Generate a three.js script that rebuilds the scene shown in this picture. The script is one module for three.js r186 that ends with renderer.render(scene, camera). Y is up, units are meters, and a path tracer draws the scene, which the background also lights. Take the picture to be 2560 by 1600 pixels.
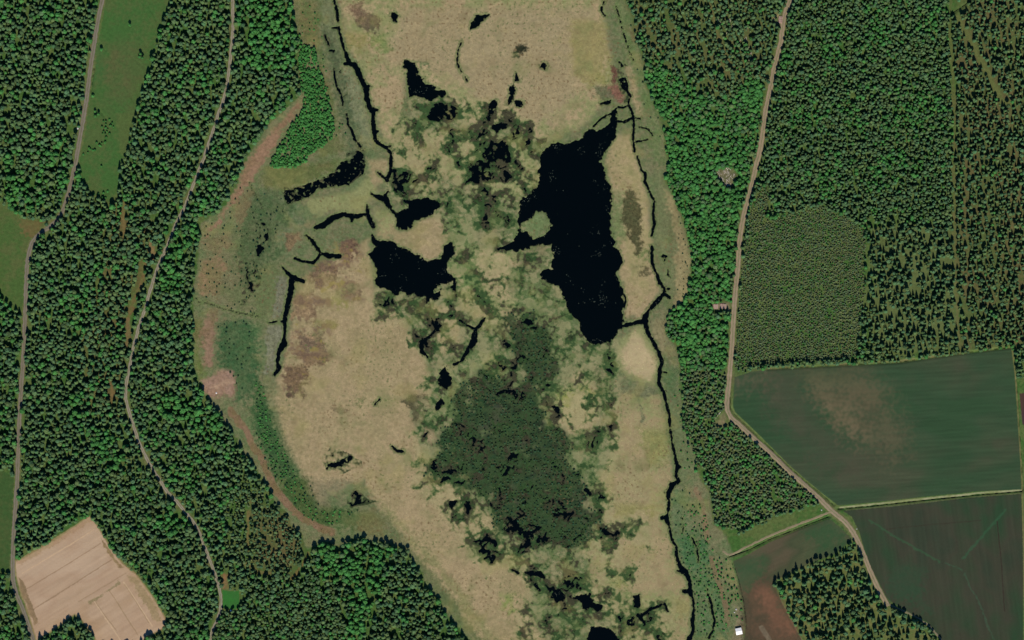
import * as THREE from 'three';
import { Sky } from 'three/addons/objects/Sky.js';
import { mergeGeometries } from 'three/addons/utils/BufferGeometryUtils.js';
import { ImprovedNoise } from 'three/addons/math/ImprovedNoise.js';

// ---------------------------------------------------------------- camera, sky, sun, exposure
const scene = new THREE.Scene();
const HIGH = 4000;                                   // looking straight down; one metre on the ground is one pixel at 1024 x 640
const camera = new THREE.PerspectiveCamera(2 * Math.atan(320 / HIGH) * 180 / Math.PI, 1.6, 10, 9000);
camera.position.set(0, HIGH, 0); camera.up.set(0, 0, -1); camera.lookAt(0, 0, 0);
scene.add(camera);
const SUN = new THREE.Vector3(0.05, Math.sin(0.87), Math.cos(0.87)).normalize();   // due south, 50 degrees up
const sky = new Sky(); sky.scale.setScalar(8000); sky.name = 'sky'; sky.userData.kind = 'structure'; sky.userData.label = 'clear blue midday sky above the marsh'; sky.userData.category = 'sky';
sky.material.uniforms.sunPosition.value.copy(SUN); sky.material.uniforms.turbidity.value = 3; sky.material.uniforms.rayleigh.value = 1.2;
sky.material.uniforms.mieCoefficient.value = 0.004; sky.material.uniforms.cloudCoverage.value = 0;
scene.add(sky); scene.environmentIntensity = 0.1;
const sun = new THREE.DirectionalLight(0xfff3e2, 4);
sun.position.copy(SUN).multiplyScalar(1500); sun.castShadow = true; sun.shadow.radius = 2; scene.add(sun); scene.add(sun.target);
Object.assign(sun.shadow.camera, { left: -700, right: 700, top: 500, bottom: -500, near: 100, far: 3000 }); sun.shadow.mapSize.set(4096, 4096);
const renderer = new THREE.WebGLRenderer({ antialias: true });
renderer.toneMapping = THREE.LinearToneMapping; renderer.toneMappingExposure = 1.3; renderer.shadowMap.enabled = true;
const LIT = 1.36;                                    // what sun and sky make of a level surface: photo value = albedo * LIT

// ---------------------------------------------------------------- helpers
let seed = 20240611;
const rnd = () => { seed = (seed + 0x6D2B79F5) | 0; let t = Math.imul(seed ^ (seed >>> 15), 1 | seed); t = (t + Math.imul(t ^ (t >>> 7), 61 | t)) ^ t; return ((t ^ (t >>> 14)) >>> 0) / 4294967296; };
const R = (a, b) => a + (b - a) * rnd();
const lerp = (a, b, t) => a + (b - a) * t, clamp = (v, a, b) => v < a ? a : v > b ? b : v;
const sstep = (a, b, v) => { const t = clamp((v - a) / (b - a), 0, 1); return t * t * (3 - 2 * t); };
const IN = new ImprovedNoise();
const nz = (x, z, s, o) => IN.noise(x / s + o * 17.3, z / s - o * 9.1, o * 3.7 + 0.37);
const fb = (x, z, s, o) => 0.6 * nz(x, z, s, o) + 0.3 * nz(x, z, s * 0.47, o + 5) + 0.18 * nz(x, z, s * 0.21, o + 11);
const s2l = v => { v /= 255; return v <= 0.04045 ? v / 12.92 : Math.pow((v + 0.055) / 1.055, 2.4); };
const C = (r, g, b) => [s2l(r) / LIT, s2l(g) / LIT, s2l(b) / LIT];      // surface colour whose sunlit value reads r,g,b in the photograph
const K = 3.7797, M = 0.4;                           // survey sheets of 640 x 400 photo pixels, drawn 3.78 times enlarged; 0.4 m to a photo pixel
const T = (c, r, a) => { const o = []; for (let i = 0; i < a.length; i += 2) o.push((c * 640 + a[i] / K - 1280) * M, (r * 400 + a[i + 1] / K - 800) * M); return o; };
const F = a => { const o = []; for (let i = 0; i < a.length; i += 2) o.push((a[i] * 1.05829 - 1280) * M, (a[i + 1] * 1.05829 - 800) * M); return o; };
const TW = (c, r, a) => { const o = []; for (let i = 0; i < a.length; i += 3) o.push((c * 640 + a[i] / K - 1280) * M, (r * 400 + a[i + 1] / K - 800) * M, a[i + 2] * M / K); return o; };
const bbox = (p, st = 2) => { let b = [1e9, 1e9, -1e9, -1e9]; for (let i = 0; i < p.length; i += st) { b[0] = Math.min(b[0], p[i]); b[1] = Math.min(b[1], p[i + 1]); b[2] = Math.max(b[2], p[i]); b[3] = Math.max(b[3], p[i + 1]); } return b; };
function sdPoly(x, z, p) {                           // negative inside
  let d = 1e18, inside = false; const n = p.length;
  for (let i = 0, j = n - 2; i < n; j = i, i += 2) {
    const ax = p[j], az = p[j + 1], ex = p[i] - ax, ez = p[i + 1] - az, wx = x - ax, wz = z - az;
    const t = clamp((wx * ex + wz * ez) / (ex * ex + ez * ez + 1e-9), 0, 1), dx = wx - ex * t, dz = wz - ez * t, q = dx * dx + dz * dz;
    if (q < d) d = q;
    if ((az > z) !== (p[i + 1] > z) && x < ex * (z - az) / ez + ax) inside = !inside;
  }
  return inside ? -Math.sqrt(d) : Math.sqrt(d);
}
function sdLine(x, z, p, w) {                        // p: x,z,width triples, or pairs with one width
  const st = w === undefined ? 3 : 2; let d = 1e9;
  for (let i = 0; i + st < p.length; i += st) {
    const ex = p[i + st] - p[i], ez = p[i + st + 1] - p[i + 1], wx = x - p[i], wz = z - p[i + 1];
    const t = clamp((wx * ex + wz * ez) / (ex * ex + ez * ez + 1e-9), 0, 1), q = Math.hypot(wx - ex * t, wz - ez * t) - (st === 3 ? lerp(p[i + 2], p[i + 5], t) : w) / 2;
    if (q < d) d = q;
  }
  return d;
}
const inside = (x, z, s) => (s.bb || (s.bb = bbox(s)), x > s.bb[0] && x < s.bb[2] && z > s.bb[1] && z < s.bb[3] && sdPoly(x, z, s) < 0);
const used = {};
const numbered = n => { const k = used[n] = (used[n] ?? -1) + 1; return k ? n + '_' + String(k).padStart(3, '0') : n; };
function tag(o, label, category, group, kind) { o.userData.label = label; o.userData.category = category; if (group) o.userData.group = group; if (kind) o.userData.kind = kind; return o; }
function put(name, o, parent = scene) { o.name = parent === scene ? numbered(name) : name; o.traverse(m => { if (m.isMesh) { m.castShadow = true; m.receiveShadow = true; } }); parent.add(o); return o; }
const matte = (c, rough = 0.92, extra = {}) => new THREE.MeshStandardMaterial({ color: new THREE.Color().setRGB(...c), roughness: rough, ...extra });

// ---------------------------------------------------------------- the survey: roads
const ROADS = [
  { name: 'gravel_road', label: 'grey brown gravel road along the western fields and the stubble field', w: 4.3, tone: [120, 111, 97], mid: [98, 98, 70],
    p: [...T(0, 0, [975, -60, 968, 0, 925, 200, 890, 420, 855, 650, 830, 850, 800, 1050, 760, 1280]), ...T(0, 1, [722, -10, 680, 180, 640, 340, 612, 430, 565, 530, 480, 625, 385, 690, 312, 770, 280, 860, 257, 1000, 248, 1200]), ...T(0, 2, [237, -10, 228, 200, 218, 400, 205, 580, 190, 800, 182, 1000, 172, 1250]), ...T(0, 3, [164, -5, 150, 200, 132, 500, 120, 800, 127, 950, 157, 1080, 205, 1190, 255, 1330, 300, 1460, 335, 1580])] },
  { name: 'gravel_road', label: 'pale narrow gravel road winding through the forest west of the marsh', w: 3.2, tone: [142, 135, 120], mid: [114, 112, 82],
    p: [...T(0, 0, [2200, -60, 2200, 0, 2200, 300, 2185, 480, 2160, 700, 2120, 920, 2060, 1090, 2000, 1280]), ...T(0, 1, [1922, -8, 1840, 200, 1750, 430, 1670, 590, 1580, 810, 1500, 990, 1440, 1170, 1400, 1300, 1360, 1440]), ...T(0, 2, [1330, 10, 1290, 150, 1260, 260, 1235, 400, 1210, 520, 1190, 650, 1190, 740, 1225, 880, 1275, 1040, 1320, 1170, 1390, 1310, 1450, 1420]), ...T(0, 3, [1513, 0, 1580, 110, 1660, 190, 1740, 290, 1830, 400, 1890, 510, 1945, 660, 2010, 830, 2055, 960, 2085, 1100, 2085, 1200, 2060, 1310, 2010, 1420, 1980, 1580])] },
  { name: 'gravel_road', label: 'tan gravel road east of the marsh running down to the field junction', w: 5.0, tone: [146, 129, 104], mid: [114, 114, 76],
    p: [...T(3, 0, [235, -60, 200, 30, 150, 170, 120, 400, 70, 600, 30, 800]), ...T(2, 0, [2415, 960, 2395, 1060, 2370, 1250, 2340, 1440]), ...T(2, 1, [2320, 0, 2290, 130, 2240, 330, 2190, 520, 2152, 750, 2135, 1000, 2110, 1250]), ...T(2, 2, [2092, -5, 2077, 250, 2057, 500, 2040, 700, 2032, 830, 2065, 915, 2150, 990, 2300, 1130]), ...T(3, 2, [0, 1235, 100, 1330, 200, 1430]), ...T(3, 3, [300, 5, 400, 95, 500, 190, 600, 290, 740, 410, 830, 540, 900, 700, 960, 850, 1010, 960, 1070, 1080, 1135, 1190])] },
  { name: 'field_track', label: 'thin pale track along the copse and the dark ploughed field', w: 1.8, tone: [130, 118, 95], mid: [110, 108, 80],
    p: T(3, 3, [1120, 1165, 1185, 1195, 1330, 1262, 1480, 1345, 1560, 1420, 1640, 1520, 1670, 1580]) },
  { name: 'field_track', label: 'pale bank track beside the ditch of the small southern field', w: 2.3, tone: [140, 126, 96], mid: [125, 116, 86],
    p: [...T(2, 3, [1990, 672, 2055, 705, 2200, 640]), ...T(3, 3, [0, 535, 150, 472, 320, 405, 480, 345, 590, 300])] },
];
// ---------------------------------------------------------------- the survey: fields, clearings and bare ground
const MEADOW_NW = [...T(0, 0, [1010, -60, 1570, -60, 1590, 60, 1535, 200, 1500, 330, 1425, 560, 1370, 750, 1330, 900, 1290, 1040, 1230, 1250, 1200, 1400]), ...T(0, 1, [1160, 0, 1120, 120, 1105, 260, 1060, 400, 1000, 390, 870, 320, 800, 220, 765, 90, 750, 0]), ...T(0, 0, [790, 1350, 822, 1100, 860, 850, 897, 650, 935, 380, 995, 50])];
const MEADOW_W = T(0, 1, [-60, 380, 60, 440, 190, 550, 450, 590, 380, 655, 295, 740, 255, 860, 232, 1000, 220, 1300, 208, 1450, 110, 1380, 0, 1225, -60, 1190]);
const MEADOW_SW = [...T(0, 2, [-60, 1400, 60, 1440, 140, 1490]), ...T(0, 3, [135, 0, 122, 300, 105, 600, 92, 850, 0, 870, -60, 870])];
const STUBBLE = T(0, 3, [845, 345, 900, 400, 950, 480, 1050, 650, 1160, 790, 1290, 890, 1430, 1080, 1570, 1310, 1545, 1400, 1400, 1480, 1300, 1560, 930, 1560, 880, 1460, 830, 1400, 760, 1310, 710, 1270, 640, 1310, 600, 1350, 470, 1440, 345, 1520, 310, 1400, 260, 1230, 190, 1040, 150, 900, 145, 770, 300, 690, 600, 510, 800, 370]);
const FIELD_E = [...T(2, 2, [2100, 540, 2260, 485]), ...T(3, 2, [0, 468, 700, 432, 1250, 402, 1900, 312, 2300, 267, 2330, 500, 2350, 800, 2383, 1300]), ...T(3, 3, [2398, 92, 2000, 108, 1500, 158, 1000, 213, 660, 243, 500, 120, 345, -10]), ...T(3, 2, [200, 1375, 0, 1175]), ...T(2, 2, [2300, 1055, 2105, 870, 2085, 800])];
const FIELD_SE = T(3, 3, [700, 290, 1200, 245, 1900, 165, 2395, 128, 2408, 500, 2412, 800, 2412, 1580, 1690, 1580, 1500, 1345, 1335, 1255, 1185, 1165, 1120, 1120, 1050, 985, 965, 815, 905, 650, 862, 500, 790, 350]);
const FIELD_S = [...T(2, 3, [2085, 765, 2250, 690]), ...T(3, 3, [0, 592, 300, 462, 580, 362, 690, 450, 800, 560, 640, 700, 400, 790, 150, 910, 50, 960, 130, 1150, 250, 1380, 360, 1580]), ...T(2, 3, [2180, 1580, 2205, 1400, 2205, 1330, 2180, 1150, 2130, 930])];
const FIELD_PURPLE = T(3, 2, [2372, 692, 2500, 680, 2500, 1040, 2400, 985]);
const YARD = T(0, 3, [2100, 1035, 2180, 1050, 2262, 1045, 2262, 1160, 2230, 1222, 2105, 1212]);
const BARE = T(0, 2, [1890, 570, 2000, 530, 2080, 475, 2140, 468, 2200, 482, 2232, 560, 2238, 680, 2215, 742, 2100, 742, 1990, 742, 1930, 670, 1900, 630]);
const CLEAR = T(2, 2, [1900, 970, 1985, 850, 2070, 880, 2060, 960, 2010, 1020, 1940, 1030]);
const OPENINGS = [                                    // where no trees stand outside the fields
  T(0, 3, [2070, 860, 2150, 880, 2170, 1010, 2110, 1040, 2090, 950]), T(0, 3, [2330, 290, 2365, 300, 2360, 640, 2320, 650]),
  T(0, 1, [1390, 800, 1440, 760, 1490, 860, 1470, 940, 1420, 930]), T(0, 1, [1150, 380, 1200, 380, 1195, 560, 1190, 740, 1140, 720]),
  T(0, 1, [1330, 960, 1390, 960, 1380, 1090, 1330, 1250, 1270, 1420, 1240, 1512, 1200, 1512, 1220, 1400]), T(0, 2, [1190, 0, 1260, 0, 1250, 180, 1210, 270, 1170, 250]),
  T(0, 2, [1040, 560, 1080, 640, 1075, 800, 1040, 800, 1020, 690]), T(0, 2, [1090, 860, 1150, 900, 1170, 980, 1110, 950]), T(0, 2, [800, 240, 850, 230, 850, 360, 820, 360]),
  T(1, 3, [430, 470, 530, 560, 520, 690, 450, 830, 350, 940, 290, 930, 380, 860, 440, 740]), T(1, 3, [-20, 830, 160, 850, 170, 920, -20, 905]), T(1, 3, [60, 500, 110, 500, 180, 660, 150, 690]),
  T(2, 1, [1880, 1360, 2060, 1350, 2060, 1420, 1890, 1420]), T(3, 0, [60, 120, 190, 120, 180, 260, 90, 260]), T(2, 1, [1940, 80, 2100, 80, 2100, 240, 2060, 280, 1950, 200]), CLEAR,
  T(3, 0, [1700, -60, 1790, -60, 1840, 120, 1790, 180, 1735, 110, 1710, 60]), T(0, 0, [640, 1180, 740, 1170, 730, 1290, 640, 1290]),
];
const RIDES = [                                       // cleared strips through the eastern forest: centre line, width
  [T(3, 0, [1715, -60, 1715, 250, 1735, 500, 1740, 800, 1760, 1050, 1755, 1512]), 4.2], [[...T(3, 1, [1755, 0, 1760, 400, 1765, 700, 1775, 1100, 1790, 1512]), ...T(3, 2, [1810, 260])], 4.4],
  [T(3, 0, [1790, 170, 1880, 330, 2000, 560, 2110, 760, 2200, 950, 2280, 980]), 7.5], [T(3, 1, [1870, 0, 1870, 600, 1880, 900, 1870, 1512]), 3.2], [T(3, 1, [2400, 250, 2340, 500, 2250, 850, 2180, 1000]), 3.2],
  [T(2, 0, [1190, -20, 1250, 180, 1330, 380, 1410, 500]), 3.4], [T(2, 0, [1440, 60, 1470, 220, 1530, 420, 1580, 640, 1660, 790]), 3.4], [T(2, 0, [1560, 60, 1640, 210, 1680, 330]), 3.0], [T(2, 0, [1780, 40, 1800, 300, 1830, 560]), 3.2], [T(2, 0, [1880, 60, 1930, 280, 2020, 520, 2090, 680]), 3.6],
  [T(2, 0, [1740, 900, 1800, 760, 1880, 800, 1930, 930]), 3.4], [T(3, 1, [960, 540, 1040, 640, 1060, 760, 1120, 760]), 3.4], [T(3, 1, [1040, 1150, 1040, 1512]), 2.4], [T(3, 1, [930, 700, 930, 1512]), 2.4], [T(3, 0, [480, 800, 420, 1100, 480, 1350, 500, 1512]), 2.4],
  [[...T(2, 0, [2400, 800, 2310, 1300]), ...T(2, 1, [2260, 130])], 2.0], [T(0, 1, [640, 380, 520, 600]), 2.5],
];
// ---------------------------------------------------------------- the survey: marsh outline between the two forests
const WEST_EDGE = [...T(1, 0, [350, -60, 350, 0, 372, 200, 405, 350, 392, 600, 425, 850, 385, 930, 250, 1050, 150, 1150, 60, 1270]), ...T(0, 1, [2340, -30, 2235, 230, 2165, 380, 2085, 480, 1985, 540, 1905, 600, 1885, 760, 1872, 900, 1855, 1000, 1835, 1150, 1835, 1300, 1815, 1512]), ...T(0, 2, [1835, 0, 1822, 400, 1852, 500, 1905, 640, 2005, 800, 2105, 920, 2205, 1060, 2265, 1200, 2385, 1340]), ...T(1, 3, [20, -40, 115, 60, 175, 200, 295, 330, 335, 420, 435, 520, 465, 640, 525, 640, 640, 585, 800, 615, 900, 565, 1000, 560, 1200, 590, 1350, 620, 1435, 650, 1485, 760, 1565, 880, 1605, 1000, 1705, 1090, 1785, 1250, 1905, 1390, 2060, 1580])];
const EAST_EDGE = [...T(2, 0, [1060, -60, 1065, 0, 1105, 100, 1150, 330, 1200, 460, 1240, 620, 1250, 760, 1300, 880, 1330, 1000, 1380, 1080, 1400, 1170, 1450, 1300, 1450, 1480]), ...T(2, 1, [1465, 60, 1440, 180, 1510, 320, 1580, 480, 1640, 650, 1690, 870, 1690, 1050, 1650, 1200, 1620, 1350, 1500, 1420, 1460, 1490]), ...T(2, 2, [1450, 130, 1550, 260, 1590, 420, 1590, 600, 1600, 800, 1600, 950, 1650, 1080, 1720, 1250, 1750, 1420]), ...T(2, 3, [1800, 20, 1860, 100, 1880, 250, 1900, 420, 2000, 480, 2080, 700, 2080, 765, 2130, 930, 2180, 1150, 2205, 1330, 2205, 1400, 2180, 1580])];
const rev = a => { const o = []; for (let i = a.length - 2; i >= 0; i -= 2) o.push(a[i], a[i + 1]); return o; };
const MARSH = [...WEST_EDGE, ...rev(EAST_EDGE)];
// ---------------------------------------------------------------- the survey: open water (polygons) and channels (x, z, width)
const WATER = [
  [...T(2, 0, [935, 1075, 950, 1035, 985, 1040, 992, 1150, 980, 1300, 940, 1340, 890, 1420]), ...T(2, 1, [832, 10, 870, 80, 890, 180, 930, 250, 945, 330, 940, 480, 930, 600, 940, 700, 975, 770, 960, 820, 1010, 860, 1045, 950, 990, 1080, 1020, 1200, 1060, 1330, 1050, 1430]), ...T(2, 2, [1055, 10, 1045, 60, 980, 140, 920, 210, 860, 225, 780, 230, 700, 190, 660, 110, 620, 0]), ...T(2, 1, [540, 1440, 500, 1330, 440, 1190, 350, 1160, 290, 1130, 262, 1080, 300, 1040, 370, 1030, 380, 950, 400, 900, 370, 860, 380, 800, 250, 800, 150, 840, 60, 860, 30, 880, 0, 850, -60, 860, -70, 830, 0, 775, 30, 740, 65, 650, 50, 560, 75, 480, 75, 370, 170, 320, 250, 230, 260, 150, 240, 110, 270, 60]), ...T(2, 0, [265, 1500, 290, 1440, 390, 1350, 500, 1360, 600, 1330, 670, 1310, 680, 1250, 770, 1210, 800, 1240, 880, 1210, 925, 1150])],
  T(1, 0, [1410, 565, 1500, 600, 1535, 670, 1520, 700, 1580, 740, 1590, 790, 1660, 800, 1740, 860, 1780, 850, 1800, 890, 1760, 920, 1690, 920, 1650, 960, 1590, 920, 1510, 900, 1450, 920, 1440, 850, 1430, 750, 1425, 650, 1390, 640, 1400, 590]),
  T(1, 0, [1262, 145, 1310, 108, 1342, 150, 1322, 215, 1288, 192]), T(1, 0, [2070, 150, 2120, 138, 2205, 132, 2150, 190, 2095, 245, 2020, 285, 2035, 220]),
  T(1, 0, [2390, 830, 2430, 800, 2450, 860, 2425, 940, 2385, 1005, 2365, 985, 2400, 900]), T(1, 0, [2200, 1000, 2240, 945, 2282, 955, 2272, 1000, 2235, 1070, 2200, 1140, 2160, 1110, 2200, 1060]),
  T(1, 0, [2230, 1170, 2300, 1160, 2375, 1165, 2370, 1210, 2270, 1250, 2228, 1220]), T(2, 0, [300, 585, 335, 620, 312, 655, 262, 632]), T(2, 0, [38, 695, 78, 765, 20, 772]), T(2, 0, [18, 950, 105, 955, 85, 1012, 40, 1000]),
  T(2, 0, [1002, 572, 1078, 610, 1030, 635]), T(2, 0, [840, 968, 930, 945, 945, 992, 900, 985, 832, 988]), T(2, 0, [1005, 745, 1055, 735, 1085, 800, 1082, 852, 1040, 835]),
  T(1, 1, [1330, 480, 1430, 460, 1420, 390, 1530, 370, 1620, 360, 1720, 390, 1752, 420, 1700, 480, 1660, 520, 1560, 550, 1480, 590, 1470, 630, 1420, 660, 1350, 650, 1320, 620, 1340, 580, 1310, 510]),
  T(1, 1, [1115, 760, 1230, 770, 1290, 770, 1370, 830, 1450, 860, 1530, 890, 1600, 950, 1620, 970, 1690, 930, 1750, 930, 1780, 820, 1830, 770, 1870, 800, 1885, 880, 1840, 920, 1800, 970, 1800, 1030, 1850, 1090, 1895, 1130, 1885, 1240, 1835, 1200, 1868, 1130, 1810, 1160, 1720, 1180, 1690, 1220, 1690, 1260, 1750, 1220, 1740, 1290, 1690, 1340, 1650, 1310, 1610, 1370, 1610, 1290, 1530, 1290, 1500, 1250, 1440, 1280, 1390, 1240, 1320, 1280, 1240, 1220, 1160, 1200, 1130, 1170, 1140, 1040, 1110, 960, 1065, 890, 1120, 840]),
  T(1, 2, [1790, 450, 1822, 490, 1848, 560, 1838, 620, 1805, 652, 1732, 632, 1720, 560, 1740, 490]), T(1, 2, [1750, 740, 1792, 780, 1742, 835, 1690, 860, 1700, 790]), T(1, 2, [680, 1370, 800, 1330, 900, 1285, 916, 1310, 830, 1370, 700, 1405, 660, 1412]),
  T(1, 3, [1800, 225, 1840, 195, 1895, 190, 1890, 225, 1912, 240, 1870, 250, 1850, 278, 1830, 245]), T(2, 2, [383, 812, 430, 815, 462, 850, 435, 885, 400, 852]),
  T(2, 3, [368, 1110, 400, 1035, 460, 1040, 502, 1090, 495, 1125, 430, 1158]), T(2, 3, [570, 1105, 690, 1080, 750, 1070, 760, 1130, 800, 1170, 872, 1190, 820, 1248, 760, 1210, 680, 1225, 650, 1160]), T(2, 3, [1148, 1100, 1205, 1080, 1218, 1180, 1190, 1212, 1150, 1190]),
  T(2, 3, [750, 1392, 820, 1382, 930, 1412, 1000, 1470, 1035, 1580, 700, 1580, 720, 1480]),
];
const ISLANDS = [T(2, 1, [85, 600, 180, 550, 230, 480, 310, 490, 350, 560, 386, 620, 320, 690, 260, 740, 200, 752, 150, 690, 88, 680]), T(1, 1, [1285, 410, 1400, 400, 1410, 450, 1340, 500, 1285, 460])];
const CHANNELS = [
  TW(1, 0, [735, -60, 20, 735, 0, 20, 762, 90, 30, 775, 200, 25, 790, 300, 22, 820, 430, 28, 860, 540, 40, 885, 600, 45, 930, 610, 45, 960, 670, 55, 1010, 780, 45, 1045, 850, 52, 1045, 920, 52, 1075, 1020, 42, 1105, 1060, 48, 1105, 1130, 36, 1115, 1220, 46, 1130, 1330, 33, 1180, 1370, 24, 1240, 1400, 32, 1275, 1450, 30, 1272, 1620, 36, 1240, 1700, 50]),
  TW(1, 0, [835, 600, 30, 885, 605, 30]), TW(1, 0, [1045, 830, 40, 1072, 812, 22]), TW(1, 0, [1100, 1040, 60, 1145, 1040, 28]), TW(1, 0, [720, 262, 10, 785, 260, 30]), TW(1, 0, [1235, 1400, 20, 1270, 1380, 20]), TW(1, 1, [1270, 90, 30, 1318, 105, 30]), TW(1, 1, [1150, 115, 12, 1235, 185, 30]), TW(1, 0, [1120, 1250, 50, 1150, 1240, 18]),
  TW(1, 0, [650, 330, 18, 690, 430, 14]), TW(1, 0, [700, 480, 18, 735, 480, 20]), TW(1, 0, [735, 650, 14, 745, 740, 16, 765, 820, 24, 800, 890, 18, 820, 960, 16, 815, 1000, 12]), TW(1, 0, [790, 680, 18, 800, 660, 12]), TW(1, 0, [860, 1080, 18, 870, 1170, 20, 900, 1220, 22, 930, 1310, 26, 990, 1390, 22, 1020, 1430, 18]),
  TW(1, 0, [1940, 400, 16, 1910, 470, 10, 1898, 580, 14, 1915, 630, 18, 1945, 680, 8]), TW(1, 0, [1970, 720, 18, 1995, 760, 20]),
  TW(2, 0, [868, 20, 16, 845, 80, 24, 850, 110, 18, 880, 150, 10]), TW(2, 0, [985, 60, 10, 1015, 160, 14, 1040, 270, 8, 1075, 380, 14, 1110, 480, 12, 1150, 570, 8]), TW(2, 0, [1065, 740, 16, 1085, 800, 22, 1090, 860, 20, 1118, 905, 24, 1100, 980, 16, 1130, 1050, 22, 1150, 1110, 24, 1210, 1122, 14]), TW(2, 0, [970, 1040, 24, 1000, 1012, 14, 1050, 1018, 12, 1098, 995, 12]), TW(2, 0, [985, 1150, 34, 1060, 1150, 24, 1145, 1115, 22]),
  TW(2, 0, [1150, 1110, 24, 1150, 1200, 20, 1145, 1330, 22, 1160, 1430, 18, 1195, 1512, 14, 1222, 1605, 14, 1262, 1642, 26, 1255, 1712, 30, 1300, 1812, 20, 1345, 1902, 22, 1335, 2012, 22, 1345, 2112, 28, 1320, 2225, 18]), TW(2, 0, [1160, 1342, 20, 1280, 1318, 14]), TW(2, 0, [770, 1195, 18, 850, 1112, 18, 935, 1078, 22]), TW(2, 0, [1200, 1200, 10, 1290, 1220, 12, 1330, 1280, 8]),
  TW(2, 1, [1325, 820, 28, 1322, 900, 32, 1325, 970, 26, 1360, 1060, 28, 1395, 1160, 36, 1440, 1210, 22, 1440, 1260, 34, 1370, 1340, 48, 1290, 1420, 30, 1250, 1500, 60, 1262, 1530, 60]), TW(2, 1, [1440, 1265, 30, 1490, 1300, 28]), TW(2, 1, [1425, 905, 28, 1455, 912, 20, 1440, 950, 20]), TW(2, 1, [1475, 1040, 8, 1475, 1080, 22, 1492, 1105, 8]), TW(2, 1, [1465, 1218, 18, 1488, 1218, 16]), TW(2, 1, [1015, 1160, 12, 1060, 1280, 18, 1075, 1320, 14, 1062, 1400, 14]),
  TW(2, 2, [1040, 60, 36, 1150, 30, 34, 1260, 10, 56, 1275, 100, 34, 1330, 200, 34, 1390, 310, 38, 1420, 400, 36, 1400, 470, 40, 1385, 590, 34, 1430, 680, 32, 1460, 790, 26, 1485, 900, 28, 1495, 1040, 28, 1510, 1150, 18, 1540, 1280, 22, 1560, 1390, 40, 1550, 1470, 25, 1570, 1520, 40, 1520, 1562, 35, 1475, 1632, 45, 1485, 1732, 28, 1470, 1842, 28, 1455, 1872, 50, 1490, 1962, 22, 1505, 2062, 25, 1550, 2132, 25, 1555, 2232, 25, 1590, 2332, 35, 1640, 2382, 55, 1680, 2472, 30, 1680, 2572, 40, 1710, 2632, 20, 1720, 2732, 22, 1705, 2852, 45, 1715, 2932, 25, 1680, 3002, 45, 1640, 3100, 40]),
  TW(2, 2, [1400, 480, 20, 1470, 500, 10]), TW(2, 3, [1420, 360, 40, 1470, 352, 30]), TW(2, 3, [1560, 855, 20, 1620, 870, 40]), TW(2, 3, [1620, 1050, 34, 1690, 1055, 40]), TW(2, 2, [1560, 1390, 44, 1585, 1385, 30]), TW(2, 3, [1505, 40, 40, 1560, 30, 30]),
  TW(2, 3, [1610, 360, 8, 1615, 490, 16]), TW(2, 3, [1700, 540, 14, 1740, 630, 16, 1760, 720, 14, 1760, 770, 10]), TW(2, 3, [1850, 1030, 16, 1850, 1070, 12, 1880, 1160, 22, 1900, 1260, 24, 1915, 1330, 20, 1895, 1420, 16, 1860, 1490, 22]),
  TW(1, 1, [1090, 318, 16, 1150, 345, 40, 1225, 375, 66, 1255, 430, 46, 1300, 490, 34]), TW(1, 1, [1215, 350, 40, 1245, 300, 20]), TW(1, 1, [1095, 715, 26, 1125, 790, 44]), TW(1, 1, [1045, 425, 14, 1060, 520, 44, 1105, 625, 46]),
  TW(1, 1, [1045, 512, 18, 940, 535, 48, 830, 512, 40, 720, 550, 56, 640, 615, 58, 565, 640, 36]), TW(1, 1, [905, 545, 50, 912, 580, 22]),
  TW(1, 1, [475, 710, 14, 540, 770, 36, 590, 850, 36, 612, 875, 24, 690, 905, 48, 785, 910, 46]), TW(1, 1, [612, 870, 22, 590, 920, 24, 540, 970, 28, 450, 958, 24, 370, 930, 28]),
  TW(1, 1, [245, 1010, 12, 300, 1070, 30, 360, 1110, 46, 450, 1145, 36]), TW(1, 1, [340, 1100, 50, 335, 1200, 58, 310, 1320, 50, 290, 1420, 46, 270, 1512, 46, 275, 1560, 28, 270, 1672, 25, 266, 1735, 66, 215, 1812, 35, 203, 1912, 33, 216, 1962, 44, 180, 2022, 32]), TW(1, 2, [120, 25, 10, 200, 15, 14, 272, 8, 16]),
  TW(1, 1, [2290, 840, 24, 2350, 825, 26, 2430, 800, 40, 2460, 800, 60]),
  TW(1, 2, [1660, -10, 16, 1702, 90, 24, 1640, 160, 26, 1560, 215, 44, 1568, 300, 38, 1620, 350, 16]), TW(1, 2, [2165, -20, 26, 2070, 100, 40, 2060, 200, 66, 2000, 290, 38, 1940, 390, 22, 1870, 420, 22]), TW(1, 2, [1920, 0, 16, 2060, 85, 20]), TW(1, 2, [1120, 800, 14, 1165, 750, 22]), TW(1, 2, [1285, 1195, 16, 1335, 1238, 26, 1390, 1242, 26]),
  TW(2, 3, [0, 850, 24, 60, 880, 26]), TW(2, 3, [130, 870, 24, 260, 890, 60, 300, 920, 30]), TW(2, 3, [165, 500, 36, 195, 540, 34]), TW(2, 3, [220, 990, 30, 260, 1040, 24]), TW(2, 3, [700, 95, 40, 735, 130, 40]), TW(2, 3, [1215, 1290, 40, 1290, 1230, 24, 1440, 1170, 22, 1475, 1240, 24]), TW(2, 3, [1190, 1280, 34, 1245, 1340, 30]),
];
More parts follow.
